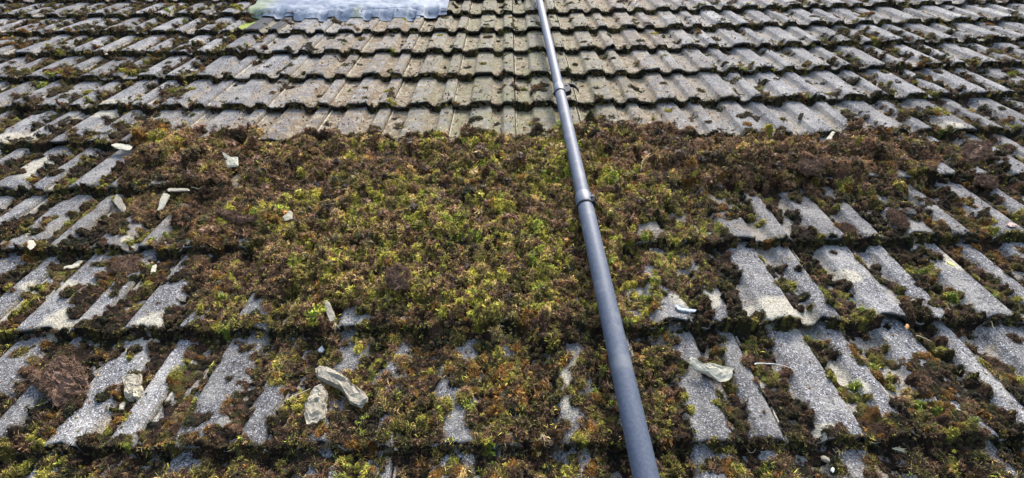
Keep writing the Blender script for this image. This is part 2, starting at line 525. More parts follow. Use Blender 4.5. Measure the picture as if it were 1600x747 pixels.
ADD = [(382, 17, 9, 5), (205, 412, 26, 12), (1430, 590, 60, 28), (1470, 640, 70, 36), (1500, 690, 60, 20), (1320, 610, 26, 22), (1370, 320, 22, 12), (1420, 315, 26, 16), (1290, 240, 60, 20), (1180, 225, 90, 22), (990, 215, 110, 20),
       (700, 225, 20, 10), (745, 215, 14, 8), (250, 220, 50, 10), (1500, 235, 55, 22), (120, 545, 60, 16), (180, 400, 30, 12), (330, 590, 10, 8), (140, 455, 16, 18), (90, 720, 300, 14), (1250, 720, 300, 14)]


def coverage(u, v):
    """0..1 chance that moss grows here, and the zone code"""
    P = np.stack([u, v, np.full_like(u, -.005) + sag(u)], -1)
    x, y = project(P)
    x = x + 34 * (NC.fbm(u * 12, v * 12, 2) - .5) * 2; y = y + (15 + y * .04) * (ND.fbm(u * 14, v * 14, 2) - .5) * 2
    bi = np.clip(np.searchsorted(YB, y, side='right'), 0, 15); xi = np.clip((x // 50).astype(int), 0, 31)
    code = CODE[bi, xi]
    h = prof(u)
    rib = np.clip((h - .003) / .012, 0, 1)
    c = CT[code] * (1 - rib) + CRB[code] * rib
    for (cx, cy, rx, ry) in ADD:
        d = ((x - cx) / rx) ** 2 + ((y - cy) / ry) ** 2; c = np.where(d < 1, np.maximum(c, 1.0), c)
    for (cx, cy, rx, ry) in BARE:
        d = ((x - cx) / rx) ** 2 + ((y - cy) / ry) ** 2; c = np.where(d < 1, np.where(rib > .4, 0, c * .45), c)
    return c, code, x, y


PAL = np.array([[.030, .019, .012],   # 0 black-brown
                [.085, .047, .028],   # 1 dark brown
                [.165, .096, .066],   # 2 purple-brown
                [.070, .064, .017],   # 3 dark olive
                [.160, .140, .034],   # 4 olive
                [.300, .290, .050],   # 5 yellow-green
                [.250, .330, .045],   # 6 lime
                [.230, .115, .024],   # 7 rust
                [.340, .260, .120],   # 8 straw
                [.022, .028, .012]])  # 9 black-green
PAL[:, :] *= np.array([1.50, 1.42, 1.30])
PAL[[2, 5, 8]] *= 1.15
# zone palettes:             blk   dbr  pur  dol  oli  ygr  lim  rus  str  bgr
P_CUSH = np.array([.20, .26, .10, .15, .10, .045, .012, .05, .015, .07])
P_LOOSE = np.array([.12, .25, .26, .09, .12, .06, .015, .03, .05, .005])
P_GREEN = np.array([.09, .17, .17, .10, .17, .15, .04, .03, .08, .01])
P_BROWN = np.array([.14, .32, .34, .05, .06, .02, .005, .03, .03, .005])
BROWN = [(1270, 240, 320, 55), (330, 260, 210, 80), (330, 400, 160, 50), (1150, 250, 90, 40), (600, 260, 70, 30)]
P_RUST = np.array([.08, .18, .06, .12, .14, .08, .02, .28, .03, .01])
GREEN = [(380, 25, 26, 16), (620, 330, 260, 110), (760, 430, 200, 80), (850, 250, 90, 50), (1010, 440, 80, 60), (1000, 330, 70, 50), (440, 440, 70, 60), (1140, 560, 60, 40)]
RUST = [(690, 520, 90, 40), (680, 590, 80, 50), (800, 580, 80, 50), (1400, 590, 110, 40), (1330, 640, 60, 40), (1520, 360, 60, 40), (300, 650, 90, 40), (40, 70, 60, 20), (120, 110, 60, 20), (180, 120, 50, 14)]


def zone_colour(x, y, code, u, v):
    n = len(x); out = np.zeros((n, 3))
    cl = rank01(NB.fbm(u * 16, v * 16, 2)) ; r = RNG.random(n)
    q = np.where(code < 4, .60 * cl + .40 * r, .36 * cl + .64 * r)
    q = np.clip((np.argsort(np.argsort(q)) + .5) / n, 0, .9999) if n > 1 else q
    sets = [(P_CUSH, np.ones(n, bool)), (P_LOOSE, code == 5)]
    inel = lambda L: np.any([((x - a) / c) ** 2 + ((y - b) / d) ** 2 < 1 for a, b, c, d in L], axis=0)
    sets += [(P_GREEN, inel(GREEN)), (P_RUST, inel(RUST) & (RNG.random(n) < .8)), (P_BROWN, inel(BROWN) & (code >= 4) & (RNG.random(n) < .85))]
    order = [0, 9, 1, 3, 2, 7, 4, 8, 5, 6]
    for p, m in sets:
        cs = np.cumsum(p[order]); cs /= cs[-1]
        idx = np.array(order)[np.searchsorted(cs, q[m]).clip(0, 9)]
        out[m] = PAL[idx]
    grow = code < 4
    return out * (0.75 + .5 * RNG.random((n, 1))) * np.where(grow, .66, np.where(code == 4, .84, 1.0))[:, None]


def nose_dist(v):
    """metres down-slope to the nose of the course above (0 just under it)"""
    k = np.floor(v / G); return (k + 1) * G - v


def build_moss(name, v0, v1, res, dens, rs, label):
    hw = lambda v: 1.30 + .80 * max(v, 0)
    U0 = -hw(v1); nu = int(2 * hw(v1) / res); nv = int((v1 - v0) / res)
    us = U0 + np.arange(nu) * res; vs_ = v0 + np.arange(nv) * res
    M = np.zeros((nv, nu), np.float32); C = np.zeros((nv, nu, 3), np.float32)
    # candidates
    area = 2 * hw(v1) * (v1 - v0); n = int(area * dens)
    u = RNG.uniform(U0, -U0, n); v = RNG.uniform(v0, v1, n)
    P = np.stack([u, v, sag(u)], -1); x, y = project(P)
    ok = (x > -60) & (x < 1660) & (y > -40) & (y < 860)
    u, v = u[ok], v[ok]
    c, code, x, y = coverage(u, v)
    f = rank01(NA.fbm(u * 24, v * 14, 3))
    keep = f < c
    u, v, code, x, y = u[keep], v[keep], code[keep], x[keep], y[keep]
    n = len(u)
    col = zone_colour(x, y, code, u, v)
    rad = rs * RNG.uniform(.55, 1.5, n) * np.where(code == 5, RNG.uniform(.8, 1.7, n), 1.0); el = RNG.uniform(.8, 1.5, n)
    rib = np.clip((prof(u) - .003) / .012, 0, 1)
    hgt = np.where(code == 5, RNG.uniform(.002, .046, n), RNG.uniform(.007, .022, n)) * np.where(rib > .5, .62, 1.0) * (.55 + .9 * rank01(ND.fbm(u * 9, v * 9, 2)))
    hgt = np.where(code <= 1, hgt * .45, hgt)
    # black fuzz packed under the noses
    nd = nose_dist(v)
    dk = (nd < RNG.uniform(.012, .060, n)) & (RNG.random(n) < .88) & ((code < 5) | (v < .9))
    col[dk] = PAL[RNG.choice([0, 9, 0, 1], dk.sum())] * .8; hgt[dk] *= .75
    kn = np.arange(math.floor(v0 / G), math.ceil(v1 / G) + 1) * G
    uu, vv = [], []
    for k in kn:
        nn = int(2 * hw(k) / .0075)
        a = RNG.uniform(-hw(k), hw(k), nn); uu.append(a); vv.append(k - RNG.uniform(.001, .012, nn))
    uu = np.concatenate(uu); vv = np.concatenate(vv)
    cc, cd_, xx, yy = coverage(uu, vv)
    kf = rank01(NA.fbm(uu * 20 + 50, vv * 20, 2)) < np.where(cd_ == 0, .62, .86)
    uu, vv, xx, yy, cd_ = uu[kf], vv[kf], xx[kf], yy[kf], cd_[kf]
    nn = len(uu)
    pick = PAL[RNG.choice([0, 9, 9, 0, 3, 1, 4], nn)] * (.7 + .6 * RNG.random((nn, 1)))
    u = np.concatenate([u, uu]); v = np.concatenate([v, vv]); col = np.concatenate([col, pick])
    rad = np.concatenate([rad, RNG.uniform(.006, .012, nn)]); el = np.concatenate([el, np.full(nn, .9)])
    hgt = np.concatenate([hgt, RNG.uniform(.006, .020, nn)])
    for i in range(len(u)):
        ru, rv = rad[i] / el[i] ** .5, rad[i] * el[i] ** .5
        i0 = max(int((u[i] - ru - U0) / res), 0); i1 = min(int((u[i] + ru - U0) / res) + 2, nu)
        j0 = max(int((v[i] - rv - v0) / res), 0); j1 = min(int((v[i] + rv - v0) / res) + 2, nv)
        if i1 <= i0 or j1 <= j0: continue
        d = 1 - (((us[i0:i1] - u[i]) / ru) ** 2)[None, :] - (((vs_[j0:j1] - v[i]) / rv) ** 2)[:, None]
        h = hgt[i] * np.sqrt(np.maximum(d, 0)).astype(np.float32)
        w = M[j0:j1, i0:i1]; mm = h > w
        w[mm] = h[mm]; C[j0:j1, i0:i1][mm] = col[i]
    UU, VV = np.meshgrid(us, vs_)
    wob = .55 + .9 * NB.fbm(UU * 130, VV * 130, 2)
    Mw = M * wob
    base0 = surf(UU, VV)
    # the raked heap is deep enough to bury the steps between the courses
    pu, pv = UU[::6, ::6], VV[::6, ::6]
    c_, cd0, _, _ = coverage(pu.ravel(), pv.ravel())
    heap = ((cd0 == 5) & (c_ > .5)).astype(float).reshape(pu.shape)
    for _ in range(5):
        q = np.pad(heap, 1, mode='edge'); heap = (q[:-2, 1:-1] + q[2:, 1:-1] + q[1:-1, :-2] + q[1:-1, 2:] + q[1:-1, 1:-1]) / 5
    heap = np.repeat(np.repeat(heap, 6, 0), 6, 1)[:nv, :nu]
    deep = np.clip(heap * 1.8 - .7, 0, 1) * np.clip(.35 + 1.3 * rank01(NA.fbm(UU * 7 + 5, VV * 7, 2)), 0, 1)
    lumpy = np.abs(NC.fbm(UU * 26, VV * 26, 2) - .5) * 2
    target = sag(UU) - .020 + .050 * (1 - lumpy) ** .8 * (.25 + NB(UU * 15, VV * 15))
    base = base0 + np.maximum(0, target - base0) * deep * (Mw > .002)
    Z = base + Mw * (1 - .25 * deep) - .001
    # slide the surface sideways a little so that no grid shows
    du = (NC(UU * 160, VV * 160) - .5) * res * 1.6; dv = (ND(UU * 160, VV * 160) - .5) * res * 1.6
    on = Mw > .0022
    q = on[:-1, :-1] & on[1:, :-1] & on[:-1, 1:] & on[1:, 1:]
    idx = np.arange(nu * nv).reshape(nv, nu)
    F = np.stack([idx[:-1, :-1][q], idx[:-1, 1:][q], idx[1:, 1:][q], idx[1:, :-1][q]], -1)
    used = np.unique(F); remap = np.full(nu * nv, -1, np.int64); remap[used] = np.arange(len(used))
    # rim vertices sink into the tile
    cnt = np.zeros(nu * nv, np.int32); np.add.at(cnt, F.ravel(), 1)
    Zf = Z.ravel().copy(); rim = cnt < 4
    Zf[rim] = surf(UU, VV).ravel()[rim] - .0015
    V3 = np.stack([(UU + du).ravel()[used], (VV + dv).ravel()[used], Zf[used]], -1)
    me = np_mesh(name, to_world(V3), remap[F])
    at = me.color_attributes.new('col', 'FLOAT_COLOR', 'POINT')
    cc4 = np.concatenate([C.reshape(-1, 3)[used], np.ones((len(used), 1), np.float32)], -1)
    at.data.foreach_set('color', cc4.astype(np.float32).ravel())
    o = link(name, me, M_MOSS); tag(o, label, None, None, 'stuff')
    # normals for the fronds (roof frame)
    gv, gu = np.gradient(Z, res)
    steep = np.hypot(gu, gv) ; sc_ = np.minimum(1, 1.6 / np.maximum(steep, 1e-6))
    Nn = np.stack([-gu * sc_, -gv * sc_, np.ones_like(gu)], -1)
    return dict(o=o, U=UU, V=VV, Z=Z, M=Mw, N=Nn, C=C, on=on, res=res, nf=len(F))


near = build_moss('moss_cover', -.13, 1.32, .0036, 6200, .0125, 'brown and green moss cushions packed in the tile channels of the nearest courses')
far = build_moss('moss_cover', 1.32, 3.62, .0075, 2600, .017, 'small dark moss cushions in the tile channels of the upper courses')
print('moss quads', near['nf'], far['nf'])

# ------------------------------------------------------------------ FRONDS
protos = bpy.data.collections.new('frond_shapes')        # sources of the instances, not linked to the scene


def strand_set(name, n, length, width, spread, seg, curl, seed, ball=0.0, core=0.0):
    r = np.random.default_rng(seed); V, F, tip, tint = [], [], [], []
    for _ in range(n):
        a = r.uniform(0, 2 * math.pi)
        pol = r.uniform(0, spread)
        if ball > 0: pol = math.acos(r.uniform(-.5, 1))
        d = np.array([math.sin(pol) * math.cos(a), math.sin(pol) * math.sin(a), math.cos(pol)])
        base = d * ball * r.uniform(.45, 1.0) + (r.normal(0, length * .38, 3) * (1, 1, .1) if ball == 0 else 0)
        L = length * r.uniform(.55, 1.35)
        p = base.copy(); dr = d.copy(); side = np.cross(d, r.normal(0, 1, 3)); side /= np.linalg.norm(side) + 1e-9
        tn = r.random(); bend = r.normal(0, curl, 3)
        start = len(V)
        for j in range(seg + 1):
            t = j / seg; w = width * (1 - t * .85) * (.8 + .4 * r.random())
            if j == seg: V.append(p.copy()); tip.append(1.0); tint.append(tn)
            else:
                V.append(p - side * w / 2); V.append(p + side * w / 2); tip += [t, t]; tint += [tn, tn]
            dr = dr + bend / seg; dr /= np.linalg.norm(dr); p = p + dr * L / seg
        for j in range(seg):
            a0 = start + 2 * j
            if j == seg - 1: F.append((a0, a0 + 1, a0 + 2))
            else: F += [(a0, a0 + 1, a0 + 3), (a0, a0 + 3, a0 + 2)]
    if core > 0:
        bm = bmesh.new(); bmesh.ops.create_icosphere(bm, subdivisions=2, radius=1.0)
        k0 = len(V); q = r.normal(0, 1, (7, 3)); q /= np.linalg.norm(q, axis=1)[:, None]; am = r.uniform(-.30, .42, 7)
        for v_ in bm.verts:
            d = np.array(v_.co); rr = core * (1 + sum(a_ * max(0, d @ qq) ** 3 for a_, qq in zip(am, q))) * r.uniform(.60, 1.35)
            V.append(d * rr); tip.append(r.uniform(.0, .5)); tint.append(r.uniform(.0, .6))
        bm.verts.index_update()
        F += [tuple(k0 + v_.index for v_ in f.verts) for f in bm.faces]; bm.free()
    me = np_mesh(name, np.array(V), np.array(F), False)
    for nm, arr in (('tip', tip), ('tint', tint)):
        at = me.attributes.new(nm, 'FLOAT', 'POINT'); at.data.foreach_set('value', np.array(arr, np.float32))
    me.materials.append(M_FROND)
    o = bpy.data.objects.new(name, me); protos.objects.link(o)
    return o


kinds = []
for s in range(3): kinds.append(strand_set('frond_%s' % 'abc'[s] + '_0', 20, .0044, .0012, 1.1, 1, .5, 20 + s))         # 0-2 short cushion nap
for s in range(3): kinds.append(strand_set('frond_%s' % 'def'[s] + '_1', 14, .0115, .0015, 1.5, 3, 2.6, 30 + s))        # 3-5 stringy
for s in range(3): kinds.append(strand_set('frond_%s' % 'ghi'[s] + '_2', 110, .0068, .0013, 1.5, 2, 2.2, 40 + s, .0092, .0066))  # 6-8 balled clods
for s in range(3): kinds.append(strand_set('frond_%s' % 'jkl'[s] + '_3', 34, .0050, .0011, 1.5, 2, 2.0, 50 + s, .0030, .0024))  # 9-11 crumbs


def instancer(name, P, D, scale, idx, col, label):
    """P, D in the roof frame: positions and up directions"""
    n = len(P)
    z = D / np.linalg.norm(D, axis=1, keepdims=True)
    h = RNG.normal(0, 1, (n, 3)); xx = np.cross(h, z); xx /= np.linalg.norm(xx, axis=1, keepdims=True)
    Pw = to_world(P); z = to_world(z); xx = to_world(xx); yy = np.cross(z, xx)
    rx = np.arctan2(yy[:, 2], z[:, 2]); ry = -np.arcsin(np.clip(xx[:, 2], -1, 1)); rz = np.arctan2(xx[:, 1], xx[:, 0])
    me = bpy.data.meshes.new(name); me.vertices.add(n); me.vertices.foreach_set('co', Pw.astype(np.float32).ravel())
    a = me.attributes.new('rot', 'FLOAT_VECTOR', 'POINT'); a.data.foreach_set('vector', np.stack([rx, ry, rz], -1).astype(np.float32).ravel())
    a = me.attributes.new('size', 'FLOAT', 'POINT'); a.data.foreach_set('value', scale.astype(np.float32))
    a = me.attributes.new('pick', 'INT', 'POINT'); a.data.foreach_set('value', idx.astype(np.int32))
    a = me.attributes.new('col', 'FLOAT_COLOR', 'POINT'); a.data.foreach_set('color', np.concatenate([col, np.ones((n, 1))], 1).astype(np.float32).ravel())
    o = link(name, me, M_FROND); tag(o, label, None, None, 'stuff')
    ng = bpy.data.node_groups.new(name, 'GeometryNodeTree')
    ng.interface.new_socket('Geometry', in_out='INPUT', socket_type='NodeSocketGeometry')
    ng.interface.new_socket('Geometry', in_out='OUTPUT', socket_type='NodeSocketGeometry')
    gi = ng.nodes.new('NodeGroupInput'); go = ng.nodes.new('NodeGroupOutput')
    m2p = ng.nodes.new('GeometryNodeMeshToPoints'); iop = ng.nodes.new('GeometryNodeInstanceOnPoints')
    ci = ng.nodes.new('GeometryNodeCollectionInfo'); ci.inputs['Collection'].default_value = protos
    ci.inputs['Separate Children'].default_value = True; ci.inputs['Reset Children'].default_value = True
    ng.links.new(gi.outputs[0], m2p.inputs[0]); ng.links.new(m2p.outputs[0], iop.inputs['Points'])
    ng.links.new(ci.outputs[0], iop.inputs['Instance']); iop.inputs['Pick Instance'].default_value = True
    for nm, ty, sk in (('rot', 'FLOAT_VECTOR', 'Rotation'), ('size', 'FLOAT', 'Scale'), ('pick', 'INT', 'Instance Index')):
        na = ng.nodes.new('GeometryNodeInputNamedAttribute'); na.data_type = ty; na.inputs['Name'].default_value = nm
        ng.links.new(na.outputs['Attribute'], iop.inputs[sk])
    ng.links.new(iop.outputs[0], go.inputs[0])
    md = o.modifiers.new('fronds', 'NODES'); md.node_group = ng
    return o


def scatter_on(f, n, name, label, size, loose_share):
    jj, ii = np.nonzero(f['on'])
    P0 = np.stack([f['U'][jj, ii], f['V'][jj, ii], f['Z'][jj, ii]], -1)
    x, y = project(P0); ok = (x > -30) & (x < 1630) & (y > -25) & (y < 790)
    jj, ii, P0, x, y = jj[ok], ii[ok], P0[ok], x[ok], y[ok]
    Zl = f['Z'] - surf(f['U'], f['V']) * 0
    B = Zl.copy(); w = 4
    for _ in range(3):
        q = np.pad(B, w, mode='edge')
        B = (q[:-2 * w, w:-w] + q[2 * w:, w:-w] + q[w:-w, :-2 * w] + q[w:-w, 2 * w:] + q[w:-w, w:-w]) / 5
    rel = (Zl - B)[jj, ii]
    pw = np.clip(.16 + (rel + .0005) / .0045, .10, 1.3); pw /= pw.sum()
    s = RNG.choice(len(jj), n, p=pw); jj, ii, P, x, y = jj[s], ii[s], P0[s], x[s], y[s]
    P = P + np.stack([RNG.uniform(-.5, .5, n) * f['res'], RNG.uniform(-.5, .5, n) * f['res'], np.full(n, -.0012)], -1)
    D = f['N'][jj, ii] + RNG.normal(0, .28, (n, 3))
    col = f['C'][jj, ii] * (.7 + .6 * RNG.random((n, 1)))
    bi = np.clip(np.searchsorted(YB, y, side='right'), 0, 15); code = CODE[bi, np.clip((x // 50).astype(int), 0, 31)]
    # stray bright and straw fronds
    r = RNG.random(n); lo = (code >= 4)
    col = np.where((r < np.where(lo, .07, .02))[:, None], PAL[RNG.choice([5, 6, 8, 4], n)] * (.8 + .4 * RNG.random((n, 1))), col)
    string = RNG.random(n) < np.where(code == 5, loose_share, np.where(code == 4, .32, .04))
    idx = np.where(string, 3, 0) + RNG.integers(0, 3, n)
    sc_ = size * RNG.uniform(.6, 1.4, n) * np.where(string, .9, np.where(code <= 3, .82, 1.0))
    D = np.where(string[:, None], D + RNG.normal(0, .7, (n, 3)) * (1, 1, .3), D)
    D[:, 2] = np.abs(D[:, 2]) + .05
    instancer(name, P, D, sc_, idx, col, label)


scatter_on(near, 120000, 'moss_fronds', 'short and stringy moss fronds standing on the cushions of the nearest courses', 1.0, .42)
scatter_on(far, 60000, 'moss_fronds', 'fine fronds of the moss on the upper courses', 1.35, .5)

# raked-off loose clods lying on top of one another
nc = 12000
u = RNG.uniform(-2.4, 2.4, nc); v = RNG.uniform(.1, 1.9, nc)
c, code, x, y = coverage(u, v)
dens = rank01(NB.fbm(u * 9 + 31, v * 9, 2))
k_ = (code == 5) & (c > .6) & (x > -40) & (x < 1640) & (RNG.random(nc) < .25 + .75 * dens)
u, v, x, y = u[k_], v[k_], x[k_], y[k_]; nc = len(u)
lift = np.zeros(nc)
for f in (near, far):
    j = np.clip(((v - f['V'][0, 0]) / f['res']).astype(int), 0, f['V'].shape[0] - 1); i = np.clip(((u - f['U'][0, 0]) / f['res']).astype(int), 0, f['U'].shape[1] - 1)
    m = (v >= f['V'][0, 0]) & (v < f['V'][-1, 0]); lift[m] = f['Z'][j[m], i[m]]
size = .45 + RNG.random(nc) ** 3 * 1.9 * (.7 + .3 * np.clip(v, 0, 1.6))
colr = zone_colour(x, y, np.full(nc, 5), u, v)
instancer('loose_moss', np.stack([u, v, lift + .004], -1), RNG.normal(0, 1, (nc, 3)) + (0, 0, .8), size, RNG.integers(6, 9, nc), colr,
          'broad belt of raked loose moss clods lying across the middle courses')
# crumbled moss over the heap and the cushions
nk = 90000
v = RNG.uniform(-.12, 2.0, nk); u = RNG.uniform(-1, 1, nk) * (1.25 + .8 * np.clip(v, 0, 3))
c, code, x, y = coverage(u, v)
k_ = (x > -20) & (x < 1620) & (y > 150) & (y < 780) & (rank01(NA.fbm(u * 24, v * 14, 3)) < c) & (RNG.random(nk) < np.where(code == 5, 1.0, np.where(code == 4, .28, .03)))
u, v, x, y, code = u[k_], v[k_], x[k_], y[k_], code[k_]; nk = len(u); lift = surf(u, v)
for f in (near, far):
    j = np.clip(((v - f['V'][0, 0]) / f['res']).astype(int), 0, f['V'].shape[0] - 1); i = np.clip(((u - f['U'][0, 0]) / f['res']).astype(int), 0, f['U'].shape[1] - 1)
    m = (v >= f['V'][0, 0]) & (v < f['V'][-1, 0]); lift[m] = f['Z'][j[m], i[m]]
cr = zone_colour(x, y, code, u, v) * (.75 + .75 * RNG.random((nk, 1)))
instancer('moss_crumbs', np.stack([u, v, lift + RNG.uniform(.000, .004, nk)], -1), RNG.normal(0, 1, (nk, 3)) + (0, 0, .5), RNG.uniform(.45, 1.45, nk) * (1 + .15 * v), RNG.integers(9, 12, nk), cr,
          'crumbled brown and green moss heaped over the clods')
print('crumbled', nk)
print('clods', nc)
# thin lines of moss along the side joints of the tiles
nj = 16000
v = RNG.uniform(-.1, 3.45, nj); mcol = RNG.integers(-15, 16, nj); u = mcol * W_ + RNG.normal(0, .0022, nj)
x, y = project(np.stack([u, v, sag(u) - .01], -1))
k_ = (x > -20) & (x < 1620) & (y > -20) & (y < 780) & (rank01(NB.fbm(mcol * 7.7 + v * 3, v * 11, 3)) < .62)
u, v, x, y = u[k_], v[k_], x[k_], y[k_]; nj = len(u)
instancer('joint_moss', np.stack([u, v, surf(u + .004, v) - .002], -1), RNG.normal(0, .35, (nj, 3)) + (0, 0, 1), RNG.uniform(.35, .75, nj) * (1 + .10 * v), RNG.integers(0, 3, nj),
          np.where((np.abs(x - 800) < 130)[:, None], PAL[RNG.choice([4, 3, 7, 1, 5], nj)], PAL[RNG.choice([1, 7, 1, 3, 0], nj)]) * (.7 + .5 * RNG.random((nj, 1))), 'thin lines of moss in the side joints of the upper tiles')
# brown crumbs and shredded roots strewn over the scraped tiles and the bare ribs
nc = 48000
v = RNG.uniform(-.1, 3.4, nc); u = RNG.uniform(-1, 1, nc) * (1.3 + .8 * v)
x, y = project(np.stack([u, v, sag(u)], -1)); bi = np.clip(np.searchsorted(YB, y, side='right'), 0, 15); code = CODE[bi, np.clip((x // 50).astype(int), 0, 31)]
cl = rank01(NC.fbm(u * 13, v * 13, 3)); belt = (code == 0) | ((code == 1) & (x < 1150))
near_belt = np.clip(1 - (v - 1.5) / .9, .25, 1)
tr = prof(u) < .006
pr = np.where(belt, .22 + .75 * cl ** 2 * near_belt + .15 * tr, .03 + .10 * cl)
k_ = (x > -20) & (x < 1620) & (y > -20) & (y < 780) & (RNG.random(nc) < pr)
u, v = u[k_], v[k_]; nc = len(u)
instancer('moss_crumbs', np.stack([u, v, surf(u, v) + .001], -1), RNG.normal(0, 1, (nc, 3)) + (0, 0, .6), (.10 + .30 * RNG.random(nc) ** 2) * (1 + .12 * v), RNG.integers(6, 9, nc),
          PAL[RNG.choice([1, 2, 2, 1, 7, 4, 0, 8], nc)] * (.8 + .7 * RNG.random((nc, 1))), 'shredded brown moss crumbs strewn over the scraped tiles')
print('crumbs', nc)
# black fuzz on the noses themselves
uu, vv, zz = [], [], []
for k in range(0, 11):
    a = 1.3 + .8 * k * G; nn = int(2 * a / (.0035 + .0006 * k)); q = RNG.uniform(-a, a, nn)
    uu.append(q); vv.append(np.full(nn, k * G) - RNG.uniform(-.002, .004, nn)); zz.append(prof(q) - RIB + sag(q) - RNG.uniform(-.0005, .018, nn))
u, v, z = map(np.concatenate, (uu, vv, zz))
x, y = project(np.stack([u, v, z], -1)); ok = (x > -20) & (x < 1620) & (rank01(NA.fbm(u * 18, v * 3 + 9, 3)) < .86)
u, v, z = u[ok], v[ok], z[ok]; nn = len(u)
D = np.stack([RNG.normal(0, .3, nn), -1 + RNG.normal(0, .25, nn), .5 + RNG.normal(0, .3, nn)], -1)
instancer('nose_fuzz', np.stack([u, v, z], -1), D, RNG.uniform(.5, 1.25, nn) * (1 + .12 * np.clip(v, 0, 4)), np.where(RNG.random(nn) < .25, RNG.integers(9, 12, nn), RNG.integers(0, 3, nn)),
          PAL[RNG.choice([0, 9, 9, 0, 3, 1], nn)] * (.6 + .6 * RNG.random((nn, 1))), 'black-green fuzz growing on the front edges of the tiles')


# ------------------------------------------------------------------ height of whatever lies on the roof
def ground(u, v):
    f = near if v < 1.32 else far
    j = int((v - f['V'][0, 0]) / f['res']); i = int((u - f['U'][0, 0]) / f['res'])
    if 0 <= j < f['V'].shape[0] and 0 <= i < f['U'].shape[1]:
        return float(f['Z'][j, i])
    return float(surf(np.array(u), np.array(v)))


def place(x, y, up=0.0):
    P = on_roof(x, y, 0.0)
    for _ in range(3): P = on_roof(x, y, ground(P[0], P[1]) - sag(P[0]) + up)
    P[2] = ground(P[0], P[1]) + up
    return P


def smooth_ground(u, v, r):
    a = [ground(u + dx * r, v + dy * r) for dx in (-1, -.5, 0, .5, 1) for dy in (-1, -.5, 0, .5, 1)]
    a.sort(); return a[int(len(a) * .8)]


def make_lump(name, outline, thick, mat, seed, flat=.55, rough=.25, lift=0.0, parent=None, sub=4, tilt=(0, 0), facets=True, smooth=False):
    """a solid, star-shaped in plan, whose outline is given in photo pixels; sits on what is beneath it"""
    r = np.random.default_rng(seed); nz = Noise(900 + seed, 64)
    cx = sum(p[0] for p in outline) / len(outline); cy = sum(p[1] for p in outline) / len(outline)
    P0 = place(cx, cy)
    rad0 = 0.012
    zb = smooth_ground(P0[0], P0[1], rad0) + lift
    pts = []
    for (x, y) in outline:
        Q = on_roof(x, y, zb - sag(P0[0]) + thick * .35); pts.append((Q[0], Q[1]))
    C0 = on_roof(cx, cy, zb - sag(P0[0]) + thick * .35)
    c = np.array([C0[0], C0[1]]); A = np.array(pts) - c
    bm = bmesh.new(); bmesh.ops.create_icosphere(bm, subdivisions=sub, radius=1.0)
    n = len(A)

    def ray(dx, dy):
        best = .004
        for i in range(n):
            p, q = A[i], A[(i + 1) % n]; e = q - p
            den = dx * e[1] - dy * e[0]
            if abs(den) < 1e-12: continue
            t = (p[0] * e[1] - p[1] * e[0]) / den; s = (p[0] * dy - p[1] * dx) / den
            if t > 0 and -1e-6 <= s <= 1 + 1e-6: best = max(best, t)
        return best
    cent = np.array([c[0], c[1], zb]); fr = 1.0 if mat is M_ROOT else .8
    base_w = to_world(cent)
    fn = r.normal(0, 1, (16, 3)) * (1, 1, .8); fn /= np.linalg.norm(fn, axis=1)[:, None]; fd = r.uniform(.58, .90, 16)
    for v_ in bm.verts:
        X, Y, Z = v_.co
        cut = 1.0 if mat is M_ROOT else min(1.0, min(fd[i_] / max(1e-3, float(fn[i_] @ np.array([X, Y, Z]))) for i_ in range(16)))
        hr = math.hypot(X, Y)
        dx, dy = (X / hr, Y / hr) if hr > 1e-6 else (1, 0)
        R = ray(dx, dy)
        rr = min(1.0, hr) ** .62 * (.35 + .65 * cut)
        n1 = nz(dx * 3 + 7 + Z * 2, dy * 3 + Z * 3) - .5
        if mat is M_ROOT: n1 = n1 * 2 + (nz(dx * 9 + 3, dy * 9 + Z * 5) - .5) * 3; Z = Z * 1.0
        px, py = dx * R * rr, dy * R * rr
        n2 = (nz.fbm(px * 95 + 11, py * 95 + 5, 3) - .5) * fr
        zz = math.copysign(abs(Z) ** flat, Z)
        h = thick * (.5 + .5 * zz * cut) * (1 + rough * 2.0 * n2) + thick * rough * 1.2 * n2 * (zz > 0)
        k = 1 + rough * .22 * n1
        z = h + tilt[0] * px + tilt[1] * py
        if mat is not M_ROOT: z += r.normal(0, thick * .05) ; k += r.normal(0, .028)
        w = to_world(np.array([c[0] + px * k, c[1] + py * k, zb - .002 + z])) - base_w
        v_.co = Vector(w)
    me = bpy.data.meshes.new(name); bm.to_mesh(me); bm.free()
    for p in me.polygons: p.use_smooth = smooth
    o = link(name, me, mat, parent)
    if parent is None: o.location = Vector(base_w)
    else: o.location = Vector(base_w) - parent.location
    return o


